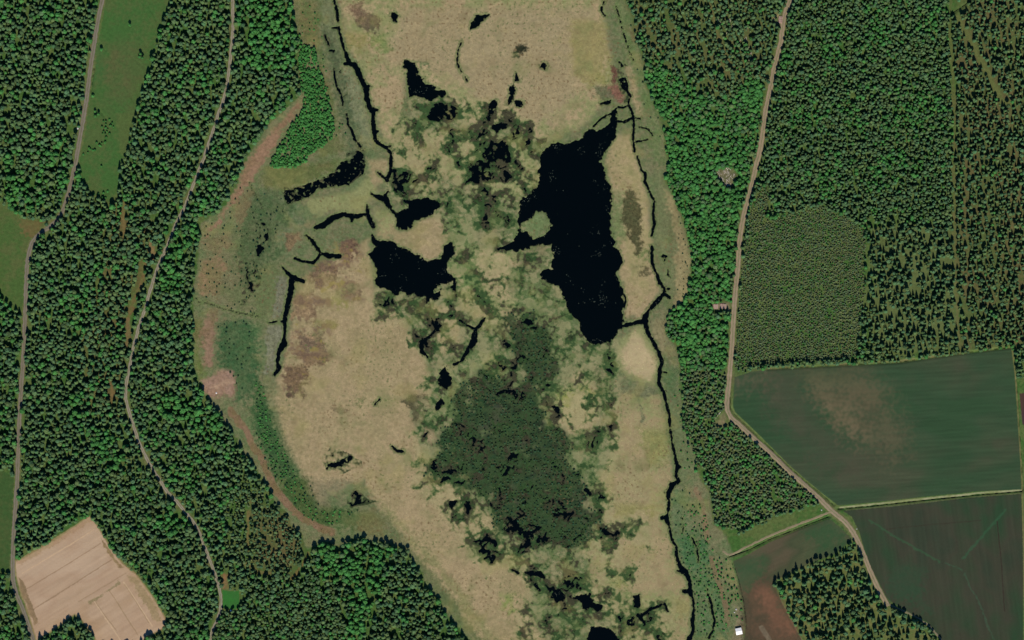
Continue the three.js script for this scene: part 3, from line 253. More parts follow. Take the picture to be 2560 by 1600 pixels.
// greener margins, reed fringes and sedge lawns
const GREENS = [[T(2, 0, [560, 180, 880, 200, 920, 480, 880, 800, 640, 780, 560, 500]), [138, 130, 72], [126, 124, 70], 0.6], [T(1, 0, [1060, 320, 1200, 330, 1290, 480, 1180, 500, 1080, 400]), [96, 122, 62], [110, 124, 68], 0.8], [T(1, 0, [800, 300, 1090, 320, 1060, 420, 860, 430]), [136, 122, 70], [140, 122, 78], 0.6], [T(2, 2, [1190, 1020, 1480, 1050, 1500, 1300, 1300, 1380, 1240, 1200]), [112, 124, 68], [132, 128, 76], 0.8], [T(2, 2, [420, 700, 560, 660, 540, 800, 440, 800]), [134, 140, 58], [124, 134, 66], 0.8], [T(2, 2, [660, 620, 780, 680, 760, 740, 690, 700]), [132, 138, 62], [124, 134, 72], 0.7], [T(2, 3, [1000, 220, 1400, 240, 1340, 320, 980, 330]), [118, 124, 66], [132, 126, 76], 0.7], [T(2, 3, [930, 900, 1080, 900, 1080, 1020, 930, 1020]), [120, 130, 68], [130, 132, 80], 0.7], [T(1, 3, [2330, 1080, 2440, 1080, 2440, 1220, 2330, 1210]), [108, 132, 62], [120, 130, 72], 0.8], [T(2, 3, [1480, 1100, 1690, 1150, 1700, 1260, 1500, 1270]), [128, 128, 74], [138, 128, 80], 0.6], [T(1, 1, [700, 1290, 860, 1310, 880, 1370, 730, 1370]), [134, 132, 66], [122, 126, 64], 0.7], [T(1, 2, [550, 0, 780, 20, 740, 110, 620, 90]), [132, 128, 60], [124, 116, 62], 0.7], [T(1, 2, [340, 450, 430, 460, 430, 530, 360, 540]), [138, 126, 62], [128, 118, 62], 0.8],
  [T(1, 1, [1790, 960, 1890, 920, 2100, 960, 2130, 1180, 1980, 1240, 1850, 1080]), [62, 104, 48], [80, 108, 58], 0.9], [T(1, 1, [1780, 500, 2000, 560, 2130, 900, 1960, 1000, 1850, 800]), [70, 100, 52], [88, 114, 66], 0.75], [T(2, 1, [940, 400, 1050, 380, 1060, 720, 960, 760]), [98, 118, 70], [88, 108, 64], 0.9], [T(2, 1, [950, 280, 1050, 300, 1050, 400, 950, 420]), [110, 122, 78], [98, 112, 72], 0.7], [T(2, 1, [1180, 880, 1290, 820, 1290, 920, 1210, 940]), [82, 106, 56], [96, 112, 64], 0.9],
  [T(2, 1, [-20, 1000, 380, 1180, 620, 1512, 100, 1512, -20, 1300]), [66, 92, 52], [82, 102, 62], 0.85], [T(2, 2, [180, 0, 620, 0, 690, 220, 860, 280, 840, 420, 600, 400, 560, 600, 300, 600, 300, 200]), [84, 100, 62], [98, 108, 72], 0.85], [T(2, 1, [85, 600, 230, 480, 386, 620, 200, 752]), [106, 122, 78], [90, 110, 66], 1],
  [T(1, 2, [1860, 420, 2080, 280, 2330, 330, 2400, 500, 2250, 560, 1900, 820, 2050, 860, 2000, 900, 1650, 950, 1500, 900, 1700, 860]), [84, 106, 62], [98, 110, 72], 0.8], [T(1, 2, [2130, 330, 2250, 300, 2330, 430, 2280, 520, 2140, 500]), [134, 132, 84], [120, 126, 78], 0.9], [T(1, 2, [2020, 1270, 2100, 1230, 2155, 1340, 2080, 1390, 2020, 1350]), [112, 128, 80], [104, 120, 74], 0.95], [T(1, 2, [1890, 580, 2010, 590, 2010, 720, 1890, 730]), [112, 122, 74], [100, 114, 68], 0.8],
  [T(2, 3, [1480, 80, 1640, 90, 1700, 420, 1900, 700, 1940, 1000, 2050, 1320, 2000, 1560, 1740, 1560, 1720, 1120, 1660, 880, 1560, 700, 1500, 400]), [72, 102, 62], [92, 108, 72], 0.95], [T(2, 3, [1560, 540, 1800, 560, 1880, 800, 1640, 860]), [60, 96, 60], [66, 102, 62], 0.9], [T(2, 2, [1440, 420, 1590, 440, 1600, 720, 1470, 720, 1400, 560]), [74, 100, 60], [88, 104, 68], 0.95], [T(2, 2, [1470, 800, 1600, 720, 1620, 1000, 1730, 1400, 1600, 1512, 1570, 1300, 1500, 1050]), [100, 110, 74], [90, 106, 68], 0.9],
  [T(2, 0, [940, 0, 1070, 0, 1160, 400, 1240, 700, 1330, 1010, 1440, 1300, 1440, 1512, 1340, 1512, 1280, 1160, 1200, 900, 1100, 560, 1020, 280]), [86, 108, 62], [98, 112, 70], 0.9], [T(2, 1, [1360, 100, 1460, 250, 1560, 560, 1560, 900, 1540, 1200, 1430, 1180, 1360, 900, 1330, 700, 1370, 400]), [112, 114, 78], [96, 108, 68], 0.8], [T(2, 1, [1440, 480, 1530, 520, 1560, 880, 1480, 900]), [92, 96, 62], [104, 104, 72], 0.7],
  [T(1, 0, [590, 0, 735, 0, 790, 400, 870, 620, 800, 700, 720, 560, 620, 350]), [108, 112, 80], [96, 106, 72], 0.9], [T(1, 0, [400, 0, 600, 0, 600, 420, 700, 880, 760, 1150, 720, 1100, 560, 440, 440, 420, 400, 260]), [82, 100, 54], [100, 98, 58], 0.9], [T(1, 0, [800, 680, 900, 640, 1000, 820, 1100, 1380, 1000, 1380, 880, 1040, 830, 900]), [98, 108, 78], [112, 116, 86], 0.9], [T(1, 0, [560, 640, 640, 640, 760, 1150, 860, 1400, 640, 1512, 560, 1430, 760, 1250, 700, 1000]), [92, 98, 56], [104, 104, 66], 0.8],
  [T(1, 1, [100, 60, 480, 40, 780, 0, 740, 130, 500, 220, 280, 280, 100, 260, 40, 160]), [84, 94, 50], [96, 100, 58], 0.95], [T(1, 1, [-20, 300, 240, 280, 420, 420, 480, 600, 300, 900, 130, 760, 60, 560, -20, 540]), [86, 106, 68], [98, 106, 76], 0.9], [T(0, 1, [2050, 700, 2419, 560, 2419, 1460, 2200, 1400, 2050, 1330, 2100, 1000]), [96, 102, 66], [106, 104, 72], 0.8], [T(1, 1, [-20, 1000, 200, 960, 260, 1200, 200, 1512, -20, 1512]), [102, 108, 70], [88, 104, 62], 0.9], [T(0, 2, [2050, 50, 2300, 0, 2419, 100, 2419, 700, 2230, 760, 2100, 430]), [62, 94, 58], [80, 98, 62], 0.95], [T(0, 2, [2240, 100, 2419, 60, 2419, 420, 2280, 420]), [80, 106, 62], [70, 98, 58], 0.8], [T(0, 2, [1835, 0, 1910, 0, 1900, 300, 1960, 520, 1890, 570, 1840, 400]), [92, 106, 54], [98, 98, 56], 0.95],
  [T(1, 2, [-20, 560, 60, 620, 140, 900, 270, 1250, 400, 1400, 420, 1512, 200, 1512, 60, 1180, -20, 1100]), [58, 90, 52], [74, 100, 58], 0.95], [T(1, 2, [100, 560, 220, 620, 200, 960, 420, 1350, 300, 1350, 170, 960, 80, 740]), [126, 122, 86], [118, 118, 80], 0.7], [T(1, 3, [200, -20, 520, -20, 600, 260, 900, 280, 1150, 330, 1000, 440, 700, 470, 420, 350, 280, 180]), [64, 90, 48], [80, 96, 52], 0.95], [T(1, 3, [480, -20, 900, 0, 880, 60, 700, 120, 600, 260, 520, 180]), [112, 110, 82], [128, 118, 88], 0.9], [T(1, 3, [1030, 180, 1250, 330, 1400, 560, 1700, 900, 1950, 1250, 2150, 1530, 2060, 1530, 1700, 1050, 1480, 700, 1300, 500, 1180, 330]), [82, 98, 60], [96, 104, 68], 0.9], [T(1, 3, [930, 400, 1000, 300, 1100, 280, 1240, 400, 1200, 520, 960, 480]), [112, 104, 66], [98, 100, 58], 0.8], [T(1, 3, [1150, 160, 1260, 330, 1420, 540, 1760, 920, 2190, 1512, 2280, 1512, 1800, 860, 1400, 420]), [118, 122, 78], [108, 116, 70], 0.7]];
for (const [p, a, b, al] of GREENS) patch(p, a, b, { rag: 4, spk: 0.3, alpha: al * 0.9, soft: 3.2 });
// dark wet moss and sedge of the old lake bed, bog myrtle, purple moor grass
{ const cl = [[22, 58, 30], [54, 58, 46], [13, 27, 17], [84, 100, 62], [30, 57, 33]].map(c => C(...c)), bb = bbox(DARK);
  eachTexel(bb, 26, (k, x, z) => {
    const uu = clamp(x - X0, 0, NX - 1.01), vv = clamp(z - Z0, 0, NZ - 1.01), ii = Math.floor(uu), jj = Math.floor(vv), c0 = jj * NX + ii, fu = uu - ii, fv = vv - jj, df = lerp(lerp(darkF[c0], darkF[c0 + 1], fu), lerp(darkF[c0 + NX], darkF[c0 + NX + 1], fu), fv), lobe = lerp(lerp(billow[c0] + 0.95 * frag[c0], billow[c0 + 1] + 0.95 * frag[c0 + 1], fu), lerp(billow[c0 + NX] + 0.95 * frag[c0 + NX], billow[c0 + NX + 1] + 0.95 * frag[c0 + NX + 1], fu), fv), e = 0.94 * sstep(0.02, 0.5, df * 1.7 - lobe * 1.15 + 0.2 * n2[k] + 0.15 * n1[k]); if (df <= 0 || e <= 0) return;
    const a = fb(x, z, 26, 112), b = fb(x, z, 11, 113), d = fb(x, z, 7, 114) + 0.25 * n1[k]; let c = cl[4].slice(); const to = (q, f) => { for (let i = 0; i < 3; i++) c[i] += (cl[q][i] - c[i]) * f; };
    to(0, sstep(0, 0.3, a)); to(1, 0.85 * sstep(0.1, 0.36, -a + 0.4 * b)); to(3, 0.8 * sstep(0.25, 0.5, b - 0.2 * a)); to(2, 0.9 * sstep(0.05, 0.32, d)); const s = 1 + 0.42 * n1[k] + 0.3 * m2[k]; for (let i = 0; i < 3; i++) c[i] *= s; mixTo(k, c, e);
  }); }
const DARKS = [[T(2, 1, [1070, 280, 1110, 275, 1165, 320, 1222, 440, 1200, 600, 1225, 780, 1230, 870, 1180, 885, 1130, 760, 1050, 650, 1048, 450]), [84, 82, 52], [74, 76, 48], 1], [T(2, 1, [1200, 1010, 1280, 1010, 1310, 1080, 1270, 1120, 1220, 1080]), [90, 86, 58], [80, 78, 52], 0.9], [T(1, 2, [1370, 760, 1480, 690, 1620, 720, 1600, 850, 1500, 930, 1440, 840]), [80, 78, 54], [68, 68, 46], 0.9], [T(2, 0, [30, 420, 120, 435, 130, 495, 60, 525, 18, 490]), [40, 44, 28], [32, 38, 24], 1], [T(1, 0, [910, 100, 990, 70, 1160, 170, 1160, 280, 1100, 300, 950, 250]), [98, 82, 66], [112, 94, 72], 0.9], [T(1, 0, [880, 60, 1000, 0, 1020, 40, 920, 170]), [120, 100, 74], [108, 88, 68], 0.7], [T(2, 0, [930, 620, 990, 640, 1000, 780, 940, 780]), [104, 72, 58], [92, 70, 56], 0.95], [T(2, 0, [880, 810, 1020, 800, 1070, 870, 1060, 980, 980, 960]), [132, 96, 78], [116, 84, 68], 0.95], [T(2, 0, [780, 810, 900, 810, 950, 900, 880, 960, 800, 930]), [92, 98, 66], [104, 100, 74], 0.9], [T(1, 1, [800, 780, 920, 740, 960, 860, 900, 950, 800, 900]), [104, 84, 66], [118, 96, 72], 0.95], [T(1, 1, [560, 980, 780, 1000, 760, 1200, 560, 1180, 490, 1100]), [112, 92, 72], [134, 114, 84], 0.9], [T(1, 1, [700, 1160, 1000, 1150, 960, 1300, 740, 1260]), [118, 98, 74], [136, 116, 84], 0.7], [T(1, 1, [340, 1280, 520, 1240, 560, 1512, 330, 1512]), [124, 102, 78], [140, 118, 86], 0.8], [T(1, 2, [380, 140, 660, 120, 640, 270, 420, 300]), [110, 92, 74], [136, 114, 84], 0.85], [T(1, 2, [380, 300, 700, 340, 640, 420, 480, 420, 400, 340]), [116, 96, 72], [138, 116, 84], 0.8], [T(1, 2, [260, 440, 480, 430, 500, 560, 420, 620, 440, 720, 280, 700, 280, 560]), [96, 80, 64], [112, 94, 68], 0.95], [T(1, 1, [260, 700, 420, 680, 430, 760, 300, 860]), [120, 96, 72], [128, 108, 76], 0.8], [T(1, 2, [700, 800, 840, 840, 820, 900, 720, 860]), [124, 108, 80], [132, 118, 86], 0.7], [T(1, 2, [930, 760, 1050, 740, 990, 820]), [108, 112, 72], [116, 116, 76], 0.8], [T(1, 1, [200, 1100, 300, 1110, 300, 1200, 210, 1512, 150, 1512]), [112, 112, 90], [104, 106, 82], 0.9], [T(1, 2, [130, 60, 260, 40, 230, 280, 190, 480, 70, 480]), [116, 116, 94], [108, 110, 84], 0.85], [T(2, 2, [940, 620, 1350, 640, 1300, 720, 1200, 740, 1280, 960, 1240, 960, 1180, 740]), [92, 100, 70], [104, 108, 78], 0.8], [T(1, 0, [1400, 930, 1540, 900, 1400, 1060, 1400, 1200, 1360, 1180, 1370, 1030]), [92, 104, 66], [84, 92, 58], 0.9], [T(1, 0, [1540, 580, 1640, 590, 1650, 620, 1560, 640]), [90, 106, 68], [98, 108, 70], 0.9]];
for (const [p, a, b, al] of DARKS) patch(p, a.map((v, i) => v * (a[0] > a[1] ? 0.92 : 1)), b, { rag: 4.2, spk: 0.5, alpha: Math.min(1, al * 1.05), soft: 0.5 });
// tussocks: brown and green dots over the northern mat and the left bank
{ const cb = C(104, 86, 58), cg = C(88, 98, 58); eachTexel(bbox(MARSH), 0, (k, x, z) => { if (at(marshSd, x, z) > -6) return; const v = nz(x, z, 2.4, 61) + 0.35 * n1[k], wherep = sstep(-0.25, 0.3, nz(x, z, 42, 62) + (z < -200 ? 0.25 : 0)); if (v > 0.34 && wherep > 0) mixTo(k, n4[k] > 0 ? cb : cg, 0.85 * wherep * sstep(0.34, 0.5, v)); }); }
// the dark moss that fills the gaps between pads, and the green fringe right at open water
{ const pad = C(150, 144, 102), moss = C(30, 46, 24), moss2 = C(54, 50, 38), mossG = C(40, 68, 34), fr = C(94, 110, 64), bed = C(16, 20, 16);
  eachTexel(bbox(MARSH), 0, (k, x, z) => {
    const u = x - X0, v = z - Z0, i = clamp(Math.floor(u), 0, NX - 2), j = clamp(Math.floor(v), 0, NZ - 2), a = u - i, b = v - j, c = j * NX + i;
    const bl = A => lerp(lerp(A[c], A[c + 1], a), lerp(A[c + NX], A[c + NX + 1], a), b);
    const w = bl(waterSd), g = bl(gap);
    if (w < 4 && w > -1 && w + 1.5 * n2[k] + 0.8 * n1[k] < 1.9) mixTo(k, fr, 0.6);
    const fr2 = bl(frag), mv = bl(billow) + 0.13 * n2[k] + 0.13 * n1[k] + 0.09 * m2[k], dk = bl(darkF);
    if (fr2 > 0.05) { const q = n3[k] + 0.5 * m2[k]; { mixTo(k, pad, (1 - dk) * 0.5 * sstep(0.16, 0.42, mv) * sstep(0.1, 0.3, fr2)); mixTo(k, fr, (1 - 0.75 * dk) * 0.75 * sstep(0.26, 0.05, mv)); } mixTo(k, q > 0.12 ? moss2 : q < -0.1 ? mossG : moss, 0.88 * sstep(lerp(0.09, -0.1, dk), lerp(-0.08, -0.3, dk), mv)); }
    if (g > -1.1) { const q = g + 0.8 * n2[k] + 0.4 * n1[k]; mixTo(k, fr, 0.45 * sstep(-1, -0.3, q)); mixTo(k, n3[k] > 0 ? moss : moss2, 0.85 * sstep(-0.3, 0.6, q)); }
    if (w < 0.1) mixTo(k, bed, sstep(0.15, -0.2, w));
  }); }
{ DARK.bb = bbox(DARK); const mg = C(92, 108, 60), mb = C(112, 96, 66), my = C(138, 132, 78); eachTexel(bbox(MARSH), 0, (k, x, z) => { if (at(marshSd, x, z) > -1 || at(darkF, x, z) > 0.5) return; const a = fb(x, z, 22, 101) + 0.2 * n1[k], b = fb(x, z, 15, 102) + 0.2 * n1[k], c = fb(x, z, 30, 103); mixTo(k, mg, 0.42 * sstep(0.12, 0.5, a)); mixTo(k, mb, 0.3 * sstep(0.2, 0.5, b)); mixTo(k, my, 0.3 * sstep(0.15, 0.45, c)); const s = 1.11 + 0.12 * n2[k] + 0.1 * m3[k] + 0.07 * n1[k]; cover[k * 3] *= s; cover[k * 3 + 1] *= s; cover[k * 3 + 2] *= s; }); }
for (const [p, a, b] of [[[...T(1, 1, [-20, 300, 200, 290, 330, 420, 200, 800, 130, 1000, -20, 1050]), ...T(0, 1, [2300, 1200, 2230, 900, 2300, 500])], [66, 88, 52], [86, 98, 64]], [T(0, 2, [2040, 40, 2330, -20, 2430, 200, 2430, 760, 2240, 760, 2080, 400]), [52, 86, 50], [72, 94, 58]], [T(1, 2, [-20, 540, 90, 640, 170, 930, 330, 1300, 430, 1512, 180, 1512, 40, 1180, -20, 1100]), [48, 82, 44], [66, 92, 52]], [T(1, 3, [210, -20, 480, -20, 600, 250, 900, 290, 700, 450, 430, 350, 300, 180]), [52, 80, 40], [72, 90, 46]], [T(1, 0, [630, 250, 700, 260, 830, 640, 860, 900, 960, 1300, 1040, 1500, 900, 1500, 840, 1150, 760, 900, 690, 560]), [72, 88, 58], [92, 100, 70]]]) patch(p, a, b, { rag: 5, spk: 0.45, alpha: 0.75, soft: 4 });
{ const STAIN = [...T(1, 1, [480, 1040, 640, 960, 800, 740, 960, 740, 1020, 1000, 1010, 1300, 720, 1340, 640, 1512]), ...T(1, 2, [720, 120, 740, 400, 540, 480, 480, 740, 240, 740, 250, 420, 310, 180]), ...T(1, 1, [330, 1440, 380, 1200])], ca = C(104, 84, 68), cb = C(126, 104, 76), cy = C(142, 130, 66), bb = bbox(STAIN);
  eachTexel(bb, 6, (k, x, z) => { const e = sstep(5, -5, sdPoly(x, z, STAIN) + 5 * n3[k]); if (e <= 0) return; const a = fb(x, z, 13, 171) + 0.16 * n1[k] + 0.14 * m2[k]; mixTo(k, n2[k] > 0 ? ca : cb, e * 0.75 * sstep(0.02, 0.22, a)); const y = fb(x, z, 16, 172) + 0.1 * n1[k]; mixTo(k, cy, e * 0.6 * sstep(0.24, 0.36, y)); }); }
// bare, trampled and dredged soil
const SOILS = [[[...T(1, 0, [400, 960, 445, 1005, 300, 1180, 220, 1310, 130, 1440, 60, 1560]), ...T(0, 1, [2200, 420, 2100, 570, 1990, 690, 1925, 770, 1960, 680, 2100, 500, 2260, 210, 2330, 20]), ...T(1, 0, [30, 1380, 110, 1290, 280, 1100])], [148, 116, 92], [128, 104, 76], 1], [T(0, 1, [1900, 950, 2080, 900, 2140, 1000, 2080, 1180, 2060, 1320, 1900, 1280, 1880, 1150]), [148, 118, 90], [116, 106, 70], 0.85], [T(0, 1, [1950, 760, 2150, 700, 2200, 820, 2060, 900, 1930, 860]), [134, 112, 82], [108, 104, 66], 0.7], [T(0, 1, [2200, 500, 2330, 280, 2400, 280, 2330, 500, 2250, 640]), [126, 106, 76], [106, 102, 66], 0.7], [T(0, 2, [1910, -10, 2040, -10, 2035, 200, 2000, 420, 1940, 420, 1905, 200]), [148, 116, 96], [124, 100, 74], 0.9], [T(0, 1, [1960, 1420, 2080, 1400, 2060, 1520, 1920, 1520]), [140, 114, 90], [116, 104, 70], 0.8], [BARE, [154, 124, 106], [146, 116, 94], 1], [T(0, 2, [2000, 620, 2160, 560, 2200, 580, 2080, 640, 2060, 690]), [176, 150, 120], [160, 132, 106], 0.8], [T(0, 3, [2070, 870, 2150, 890, 2165, 1000, 2110, 1030, 2092, 950]), [140, 96, 70], [128, 104, 70], 0.95], [T(0, 3, [2100, 1030, 2240, 1040, 2250, 1075, 2150, 1060]), [116, 106, 72], [98, 104, 60], 0.8], [T(2, 1, [1870, 1350, 2070, 1345, 2070, 1420, 1890, 1425]), [130, 114, 92], [118, 108, 82], 0.95], [T(3, 0, [70, 130, 165, 130, 160, 250, 100, 250]), [152, 136, 104], [138, 126, 92], 0.95], [T(2, 2, [1920, 960, 1990, 880, 2060, 900, 2010, 1000, 1950, 1025]), [108, 108, 72], [124, 116, 84], 0.9], [T(2, 2, [2010, 850, 2090, 870, 2080, 930, 2010, 930]), [128, 108, 86], [120, 106, 80], 0.95], [T(2, 3, [2090, 1180, 2160, 1220, 2190, 1400, 2170, 1560, 2060, 1560, 2110, 1400]), [128, 120, 92], [140, 122, 96], 0.8], [T(2, 1, [1440, 280, 1500, 330, 1610, 650, 1680, 900, 1680, 1080, 1640, 1300, 1550, 1350, 1540, 1000, 1570, 700, 1450, 400]), [150, 138, 98], [138, 126, 88], 0.95], [T(2, 0, [1130, 300, 1160, 300, 1150, 420]), [116, 92, 64], [106, 96, 62], 0.8], [T(1, 0, [450, 420, 560, 400, 560, 440, 480, 440]), [118, 92, 60], [106, 96, 58], 0.8], [T(2, 2, [1350, 0, 1440, 0, 1460, 300, 1420, 330, 1330, 130]), [142, 130, 96], [128, 122, 86], 0.9], [T(1, 2, [1590, 1020, 1670, 1050, 1690, 1120, 1630, 1170]), [160, 138, 106], [146, 132, 98], 0.9]];
patch(OPENINGS[14], [96, 98, 66], [118, 110, 82], { rag: 3, spk: 0.4, soft: 1.5 });
for (const [p, a, b, al] of SOILS) patch(p, a, b, { rag: 3.6, spk: 0.36, alpha: al * 0.88, soft: 1.4 });
const STRIPS = [[[...T(0, 2, [2180, 850, 2300, 1010, 2419, 1250]), ...T(1, 2, [20, 1240, 110, 1450]), ...T(1, 3, [160, 40, 290, 220, 400, 330, 520, 410, 640, 465, 720, 490])], 7.0, [136, 106, 84], [116, 98, 66], 1], [T(2, 3, [1745, 90, 1800, 250, 1830, 420, 1840, 570]), 5, [118, 112, 78], [132, 110, 82], 0.9], [T(2, 3, [1880, 740, 1920, 900, 1960, 1000, 2020, 1200, 2040, 1360]), 5.5, [126, 100, 76], [112, 106, 74], 0.9], [T(1, 3, [495, 690, 440, 800, 340, 925]), 3.0, [140, 96, 66], [126, 92, 60], 1], [T(1, 3, [-20, 870, 160, 890]), 3.4, [138, 98, 70], [116, 92, 58], 0.9], [T(0, 3, [2345, 300, 2335, 660]), 3.6, [140, 108, 76], [128, 98, 64], 1], [T(0, 3, [2160, 900, 2320, 790, 2419, 850]), 3.0, [120, 100, 64], [134, 96, 66], 0.8], [T(0, 1, [1430, 800, 1445, 920]), 6.5, [142, 104, 74], [128, 108, 72], 1], [T(0, 1, [1170, 400, 1160, 560, 1175, 740]), 3.4, [134, 110, 70], [118, 104, 62], 0.9], [T(0, 1, [1060, 900, 1120, 1050]), 2.8, [136, 104, 68], [120, 100, 62], 0.9], [T(0, 1, [1380, 960, 1350, 1120, 1290, 1280, 1240, 1420, 1215, 1512]), 3.6, [130, 92, 64], [112, 98, 60], 0.9], [T(0, 2, [1210, 0, 1220, 120, 1190, 250]), 5, [116, 98, 66], [104, 98, 58], 0.9], [T(0, 2, [1010, 560, 1060, 680, 1055, 800, 1140, 940]), 3.2, [132, 100, 66], [112, 96, 58], 0.8],
  [RIDES[0][0], 2.8, [106, 102, 64], [96, 102, 58], 0.9], [RIDES[1][0], 2.8, [114, 98, 66], [98, 100, 60], 0.9], [RIDES[2][0], 6.0, [98, 106, 60], [92, 104, 56], 0.95], [RIDES[4][0], 2.6, [124, 100, 72], [104, 100, 62], 0.7], [RIDES[9][0], 2.4, [104, 102, 62], [112, 98, 62], 0.7],
  [T(3, 3, [680, 262, 1000, 228, 1500, 174, 2000, 122, 2400, 92]), 1.9, [136, 138, 102], [120, 126, 84], 1], [T(3, 3, [740, 290, 1000, 262, 1500, 208, 2000, 158, 2400, 126]), 1.3, [112, 118, 78], [98, 108, 66], 1], [[...T(2, 2, [2080, 530, 2080, 830]), ...T(2, 2, [2115, 880, 2300, 1058]), ...T(3, 2, [0, 1168, 200, 1368]), ...T(3, 3, [350, -20, 500, 115, 630, 230])], 1.3, [104, 118, 68], [88, 108, 56], 1], [[...T(3, 2, [2310, 265, 2340, 560, 2356, 800, 2386, 1300, 2400, 1512]), ...T(3, 3, [2403, 120, 2412, 600, 2416, 1100])], 1.5, [118, 112, 72], [100, 104, 60], 1], [T(3, 2, [0, 455, 700, 420, 1250, 388, 1900, 298, 2300, 250]), 2.4, [92, 112, 56], [108, 108, 66], 1], [T(2, 3, [2072, 740, 2130, 930, 2180, 1150, 2205, 1330, 2200, 1420]), 1.3, [84, 116, 62], [92, 112, 64], 1], [T(3, 3, [10, 965, 60, 1040, 130, 1160, 250, 1390, 340, 1560]), 2.2, [104, 110, 68], [116, 110, 72], 1]];
for (const [p, w, a, b, al] of STRIPS) patch(p, a, b, { rag: w > 2.6 ? 1.6 : 0.5, spk: 0.26, alpha: al * (w > 2.5 && w < 5 ? 0.42 : w >= 5 ? 0.82 : 1), line: true, w });
// verges of the roads
for (const r of ROADS.slice(0, 3)) patch(r.p, [86, 104, 54], [98, 102, 62], { rag: 1.6, spk: 0.3, line: true, w: r.w + 4.2 });
// fields
patch(MEADOW_NW, [62, 98, 46], [76, 96, 50], { rag: 1.2, spk: 0.2 }); patch(T(0, 0, [1080, 360, 1320, 420, 1380, 700, 1200, 1050, 980, 1000, 960, 620]), [86, 90, 54], [94, 86, 56], { rag: 9, spk: 0.25, alpha: 0.45, soft: 6 }); patch(T(0, 0, [900, 400, 1000, 480, 960, 800, 880, 800]), [58, 98, 48], [66, 96, 50], { rag: 4, spk: 0.15, alpha: 0.8, soft: 5 }); patch(T(0, 0, [1080, 1080, 1280, 1060, 1190, 1512, 1110, 1450]), [84, 98, 52], [78, 94, 50], { rag: 4, alpha: 0.7 });
patch(MEADOW_W, [70, 96, 46], [84, 96, 52], { rag: 1.5, spk: 0.22 }); patch(T(0, 1, [190, 560, 440, 580, 330, 720, 220, 720]), [112, 92, 58], [98, 94, 54], { rag: 4, alpha: 0.8 }); patch(MEADOW_SW, [58, 86, 42], [70, 88, 46], { rag: 1.2, spk: 0.2 });
patch(YARD, [48, 110, 44], [52, 104, 46], { rag: 0.8, spk: 0.12 });
